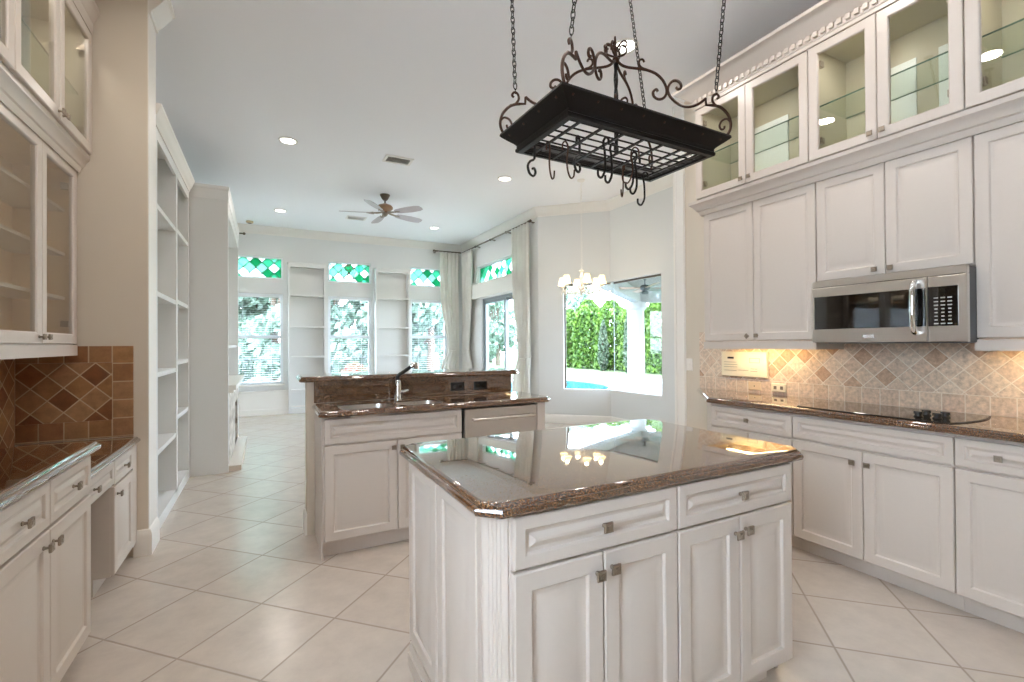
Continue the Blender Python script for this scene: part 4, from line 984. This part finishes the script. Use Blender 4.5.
for sx, sy, ddz in ((-1, -1, -.19), (1, -1, -.12), (-1, 1, .06), (1, 1, .16)):
    b = MB()
    b.tube(path(sx, sy, arm_low), .0055, 6); b.tube([P(sx, sy, *q) for q in notch], .005, 6); b.tube(path(sx, sy, arm_mid), .0052, 6); b.tube(path(sx, sy, arm_up), .0052, 6)
    b.tube(path(sx, sy, [(.112, 2.356), (.095, 2.362), (.085, 2.375), (.088, 2.390), (.099, 2.392), (.104, 2.383)]), .0042, 6)
    b.tube(path(sx, sy, [(.42, 2.165), (.408, 2.176), (.390, 2.170), (.380, 2.152), (.385, 2.138), (.396, 2.14), (.398, 2.149)]), .0042, 6)
    b.tube(path(sx, sy, [(.0, 2.40), (.028, 2.408), (.04, 2.425), (.032, 2.442), (.018, 2.440), (.016, 2.428)]), .004, 6)
    b.build('scroll_arm', 'rust', pr_, smooth=60)
    b = MB(); b.tube(path(sx, sy, [(.385, 2.220), (.366, 2.226), (.354, 2.243), (.358, 2.262), (.370, 2.268), (.378, 2.258), (.372, 2.250)]), .0048, 6); b.build('eye_hook', 'rust', pr_, smooth=60)
    p0 = Vector(P(sx, sy, .366, 2.262)); p1 = p0 + Vector((0, ddz*(CEIL-2.262), CEIL-2.262)); dv = (p1-p0); n_ = int(dv.length/.0215); b = MB()
    dn_ = dv.normalized(); sd_ = Vector((1, 0, 0)); fr_ = dn_.cross(sd_)
    for k in range(n_):
        c_ = p0 + dv*((k+.5)/n_); e = sd_ if k % 2 else fr_
        if k == 0: b.tube([p0, p0+dv*(1.0/n_)], .002, 5); continue
        pts = [c_ + dn_*(.0155*math.sin(t_)) + e*(.0075*math.cos(t_)) for t_ in [2*pi*q/10 for q in range(11)]]
        b.tube(pts, .0021, 5)
    b.build('chain', 'iron', pr_, smooth=60)
    MB().lathe([(.001, CEIL), (.03, CEIL), (.028, CEIL-.008), (.008, CEIL-.014), (.001, CEIL-.014)], (p1.x, p1.y, 0), 14).build('ceiling_plate', 'iron', pr_, smooth=40)
b = MB(); b.tube([(0, 0, 2.045+.02*k) for k in range(19)], .0085, 4, twist=.45); b.build('twisted_rod', 'iron', pr_)
b = MB(); b9 = MB()
for k in range(4):
    a = pi/4+k*pi/2; ca, sa = math.cos(a), math.sin(a)
    for wh, pts in enumerate(([(.0, 2.43), (.012, 2.455), (.03, 2.468), (.042, 2.458), (.036, 2.445), (.028, 2.45)], [(.004, 2.21), (.016, 2.242), (.034, 2.252), (.042, 2.238), (.034, 2.226), (.026, 2.232)])):
        (b if wh else b9).tube([(v.x*ca, v.x*sa, v.z) for v in smooth_path([(p[0], 0, p[1]) for p in pts], 4)], .0038, 6)
b.build('lower_scrolls', 'rust', pr_, smooth=60); b9.build('upper_scrolls', 'rust', pr_, smooth=60)
b = MB(); b.sphere((0, 0, 2.40), .014); b.tube([(0, 0, 2.40), (0, 0, 2.455)], [.008, .002], 8)
b.build('finial', 'rust', pr_, smooth=60)
# S-hooks that hang on the grid: (x, y, heading, kind)
def hook_mesh(kind):
    b = MB()
    if kind == 'curl':
        pts = [(-.012, 0, -.012), (-.013, 0, .002), (-.004, 0, .010), (.006, 0, .004), (.008, 0, -.012), (.004, 0, -.045), (-.018, 0, -.060), (-.030, 0, -.078), (-.022, 0, -.098), (-.002, 0, -.102), (.010, 0, -.088), (.004, 0, -.076), (-.006, 0, -.08)]
        b.tube(smooth_path(pts, 4), .0038, 6)
    elif kind == 'ess':
        pts = [(-.018, 0, -.025), (-.016, 0, -.004), (-.002, 0, .008), (.010, 0, -.004), (.008, 0, -.03), (.004, 0, -.055), (.010, 0, -.085), (.024, 0, -.102), (.040, 0, -.092), (.044, 0, -.070)]
        b.tube(smooth_path(pts, 4), .0026, 6)
    else:
        pts = [(-.010, 0, -.016), (-.010, 0, 0), (0, 0, .009), (.009, 0, -.004), (.004, 0, -.03), (.002, 0, -.07), (.004, 0, -.095), (.016, 0, -.112), (.028, 0, -.102), (.029, 0, -.085)]
        b.tube(smooth_path(pts, 4), .0038, 6)
    return b
hooks = [(-.315, .085, 25, 'curl', 'black pot hook with a round curl, farthest left under the pot rack'), (-.265, .06, 35, 'ess', 'thin grey S-hook next to the left curl hook of the pot rack'), (-.21, .03, 20, 'ess', 'thin grey S-hook third from the left under the pot rack'), (-.19, -.02, 30, 'curl', 'black curl hook fourth from the left under the pot rack'),
         (-.10, -.06, 105, 'stem', 'black twisted pot hook fifth from the left, seen edge on'), (-.045, -.03, 100, 'stem', 'black twisted pot hook left of the rack centre rod'), (.05, -.04, 105, 'ess', 'thin grey hook just right of the rack centre rod'), (.08, -.005, 110, 'stem', 'short black hook behind the thin grey one near the rack centre'), (.13, .03, 100, 'stem', 'black twisted pot hook right of the rack centre'), (.27, .135, 110, 'stem', 'lone black pot hook at the far right corner of the rack'), (.12, .10, 60, 'ess', 'thin hook hanging at the back rail of the pot rack')]
for x, y, hd, kd, lb in hooks:
    o = hook_mesh(kd).build('pot_hook', 'rust' if kd == 'ess' else 'iron', None, smooth=60, loc=(PX+x, PY+y, 2.052), rot=R(hd)); o.scale = (1.2, 1.2, 1.15); tag(o, lb, 'hook', 'hooks hanging from the pot rack')

# ------------------------------------------------------------------ outdoors
random.seed(4)
struct(MB().box(-40, 60, 10.6, 70, -.4, -.16).build('ground_lawn', 'lawn')); struct(MB().box(5.3, 60, -20, 10.6, -.4, -.16).build('ground_side', 'lawn'))
dk_ = MB(); dk_.prism([(5.2, 3.0), (14.5, 3.0), (14.5, 15.5), (12.5, 17.2), (10.0, 18.3), (6.0, 18.3), (3.2, 17.0), (2.9, 10.7), (5.2, 10.7)], -.16, -.13)
struct(dk_.build('pool_deck', 'concrete'))
pp = [(7.9+2.7*math.cos(a), 14.3+3.2*math.sin(a)) for a in [2*pi*k/40 for k in range(40)]]
pl_ = thing('swimming_pool', 'round blue swimming pool with pale coping beyond the sliding door', 'pool', (0, 0, 0))
b = MB(); b.loops([[(x, y, -.13) for x, y in inset_poly(pp, -.3)], [(x, y, -.09) for x, y in inset_poly(pp, -.28)], [(x, y, -.09) for x, y in pp], [(x, y, -.13) for x, y in pp]], False, False); b.build('coping', 'concrete', pl_)
b = MB(); b.prism(pp, -.128, -.115); b.build('water', 'water', pl_)
def foliage(n, fn, size, seed):
    rnd = random.Random(seed); vs_, fs = [], []
    for k in range(n):
        c_ = Vector(fn(rnd)); a = Vector((rnd.gauss(0, 1), rnd.gauss(0, 1), rnd.gauss(0, 1))).normalized(); e = a.orthogonal().normalized(); e2 = a.cross(e); s_ = size*rnd.uniform(.6, 1.3)
        o = len(vs_); vs_ += [tuple(c_+e*s_), tuple(c_+e2*s_*.55), tuple(c_-e*s_), tuple(c_-e2*s_*.55)]; fs.append((o, o+1, o+2, o+3))
    b = MB(); b.add(vs_, fs); return b
def leafbuild(b, name, mat, parent):
    me = bpy.data.meshes.new(name); me.from_pydata(b.v, [], b.f); me.materials.append(M[mat]); o = bpy.data.objects.new(name, me); C.objects.link(o); o.parent = parent; return o
def shrub(label, loc, rx, ry, h_, n, mat='leaf', name='hedge_shrub', cat='shrub', group=None, size=.13, seed=1, pw=3.0):
    t = thing(name, label, cat, loc, 0, group)
    def fn(r_):
        z = r_.random(); a = r_.uniform(0, 2*pi); q = (abs(math.cos(a))**pw+abs(math.sin(a))**pw)**(-1/pw)
        taper = (1-.75*max(0, z-.8)/.2) if pw >= 3 else math.sin(pi*min(1, (z*.92+.08)))**.6*(1-.35*z)
        k = r_.uniform(.82, 1.04)
        return (rx*q*k*taper*math.cos(a), ry*q*k*taper*math.sin(a), .08+z*h_+r_.uniform(-.05, .05))
    leafbuild(foliage(n, fn, size, seed), 'foliage', mat, t)
    b = MB()
    for k in range(4): b.tube([(.12*math.cos(k*1.7)*rx, .12*math.sin(k*1.7)*ry, 0), (.25*math.cos(k*1.7)*rx, .25*math.sin(k*1.7)*ry, h_*.75)], [.05, .015], 6)
    b.build('stem', 'bark', t)
    return t
for k in range(6):
    y = 14.9+k*2.02; shrub(['bright green hedge shrub at the right end, right of the white column', 'bright green hedge shrub directly behind the white column', 'bright green hedge shrub left of the white column', 'bright green hedge shrub in the middle of the corner window', 'bright green hedge shrub second from the left in the corner window', 'bright green hedge shrub at the left edge of the corner window'][k],
        (17.4-.05*k, y, -.16), .8, .86, 3.75+.25*math.sin(k*2.1), 5200, group='hedge behind the pool', seed=10+k)
for k, (x, y) in enumerate(((16.0, 20.1), (15.6, 17.6))):
    shrub(['slim grey cypress in front of the hedge, left one', 'slim grey cypress in front of the hedge, next to the white column'][k], (x, y, -.16), .3, .3, 2.6+.5*k, 1100, 'cypress', 'cypress', 'tree', 'cypresses before the hedge', .1, 30+k, 2.0)
def tree(label, loc, h_, rad, n, seed, mat='leaf2'):
    t = thing('tree', label, 'tree', loc, 0, 'trees behind the house')
    rnd = random.Random(seed); blobs = [(rnd.uniform(-.5, .5)*rad, rnd.uniform(-.5, .5)*rad, h_*rnd.uniform(.1, .95), rad*rnd.uniform(.35, .5)) for k in range(18)]
    def fn(r_):
        bx_, by_, bz_, br = r_.choice(blobs); v = Vector((r_.gauss(0, 1), r_.gauss(0, 1), r_.gauss(0, 1))).normalized()*br*r_.uniform(.6, 1)
        return (bx_+v.x, by_+v.y, max(.3, bz_+v.z))
    leafbuild(foliage(n, fn, .17, seed), 'crown', mat, t)
    b = MB(); b.tube([(0, 0, 0), (.05, 0, h_*.4), (0, .1, h_*.75)], [.16, .12, .04], 8)
    for q in blobs[:5]: b.tube([(.03, 0, h_*.3), (q[0]*.8, q[1]*.8, q[2])], [.07, .02], 6)
    b.build('trunk', 'bark', t, smooth=60)
ordn = ['farthest left', 'second from the left', 'third from the left', 'fourth from the left', 'fifth from the left', 'farthest right']
k_ = 0
for row, y, x0, dx, n_, rad_, hh in (('near row behind the back windows', 16.8, -3.2, 1.7, 6, 1.15, 5.4), ('far row behind the back windows', 20.0, -2.6, 2.1, 6, 1.35, 6.4), ('near row beyond the sliding door', 30.0, 10.8, 3.6, 4, 1.7, 5.6), ('far row beyond the sliding door', 34.5, 12.6, 3.6, 4, 1.7, 7.0)):
    for j in range(n_):
        tree('pale leafy tree, %s of the %s' % (ordn[j] if j < n_-1 else ordn[-1], row), (x0+dx*j, y+.3*math.sin(k_*2.3), -.16), hh+.5*math.sin(k_*1.7), rad_, 4200 if rad_ < 1.5 else 3400, 50+k_); k_ += 1
fe = thing('garden_fence', 'dark iron picket fence across the lawn outside the back windows', 'fence', (-8.8, 14.4, -.16))
b = MB()
for k in range(100): b.box(k*.13-.008, k*.13+.008, -.008, .008, 0, 1.25)
b.build('pickets', 'fence', fe); b = MB(); b.box(0, 13, -.015, .015, .12, .16); b.box(0, 13, -.015, .015, 1.1, 1.14); b.build('rail', 'fence', fe)
shrub('low shrub with red flowers outside the middle back window', (1.95, 12.2, -.16), .6, .4, .95, 420, 'red', 'flower_bush', 'shrub', None, .06, 77, 2.0)
shrub('low ground shrub outside the left back window', (-.15, 12.4, -.16), .7, .4, .62, 700, 'leaf2', 'ground_shrub', 'shrub', None, .06, 78, 2.0)
# lanai: roof, beam, column and fan
ln = thing('lanai_roof', 'pale patio roof with white edge beam outside the corner window', 'roof', (0, 0, 0))
MB().prism([(5.15, 7.30), (10.75, 11.62), (15.0, 8.0), (15.0, 3.0), (5.15, 3.0)], 2.98, 3.1).build('ceiling_slab', 'lanai', ln)
def beam(p0, p1, wd=.28):
    P0, P1 = Vector(p0), Vector(p1); d_ = (P1-P0).normalized(); n_ = Vector((-d_.y, d_.x))*wd/2
    return MB().prism([tuple(P0-n_), tuple(P1-n_), tuple(P1+n_), tuple(P0+n_)], 2.62, 2.98).build('edge_beam', 'column', ln)
beam((5.2, 7.30), (10.6, 11.6)); beam((10.5, 11.65), (15.0, 7.9))
cl_ = thing('patio_column', 'round white patio column standing by the pool outside the corner window', 'column', (10.47, 11.5, -.13))
MB().lathe([(.30, .12), (.285, .16), (.27, .2), (.255, 2.45), (.27, 2.5)], (0, 0, 0), 28).build('shaft', 'column', cl_, smooth=40)
MB().box(-.33, .33, -.33, .33, 0, .12).build('plinth', 'column', cl_); MB().lathe([(.27, 2.5), (.32, 2.55), (.34, 2.6), (.34, 2.75), (.001, 2.75)], (0, 0, 0), 28).build('capital', 'column', cl_, smooth=40)
of = thing('patio_fan', 'dark ceiling fan hanging under the patio roof outside the corner window', 'ceiling fan', (8.5, 9.0, 2.98))
MB().lathe([(.001, 0), (.07, 0), (.03, -.06), (.001, -.06)], (0, 0, 0), 14).build('canopy', 'fence', of, smooth=40); MB().tube([(0, 0, -.05), (0, 0, -.2)], .014, 8).build('down_rod', 'fence', of)
MB().lathe([(.001, -.18), (.08, -.19), (.13, -.24), (.11, -.3), (.05, -.34), (.09, -.37), (.07, -.42), (.001, -.43)], (0, 0, 0), 18).build('motor', 'fence', of, smooth=40)
for k in range(4):
    a = R(152+90*k); b = MB()
    def P3(r_, s_, z): return (r_*math.cos(a)-s_*math.sin(a), r_*math.sin(a)+s_*math.cos(a), z)
    ol = [(.1, -.03), (.3, -.07), (.95, -.08), (1.0, 0), (.95, .08), (.3, .07), (.1, .03)]
    b.loops([[P3(r_, s_, -.27+s_*.2) for r_, s_ in ol], [P3(r_, s_, -.262+s_*.2) for r_, s_ in ol]]); b.build('blade', 'fanbody', of)
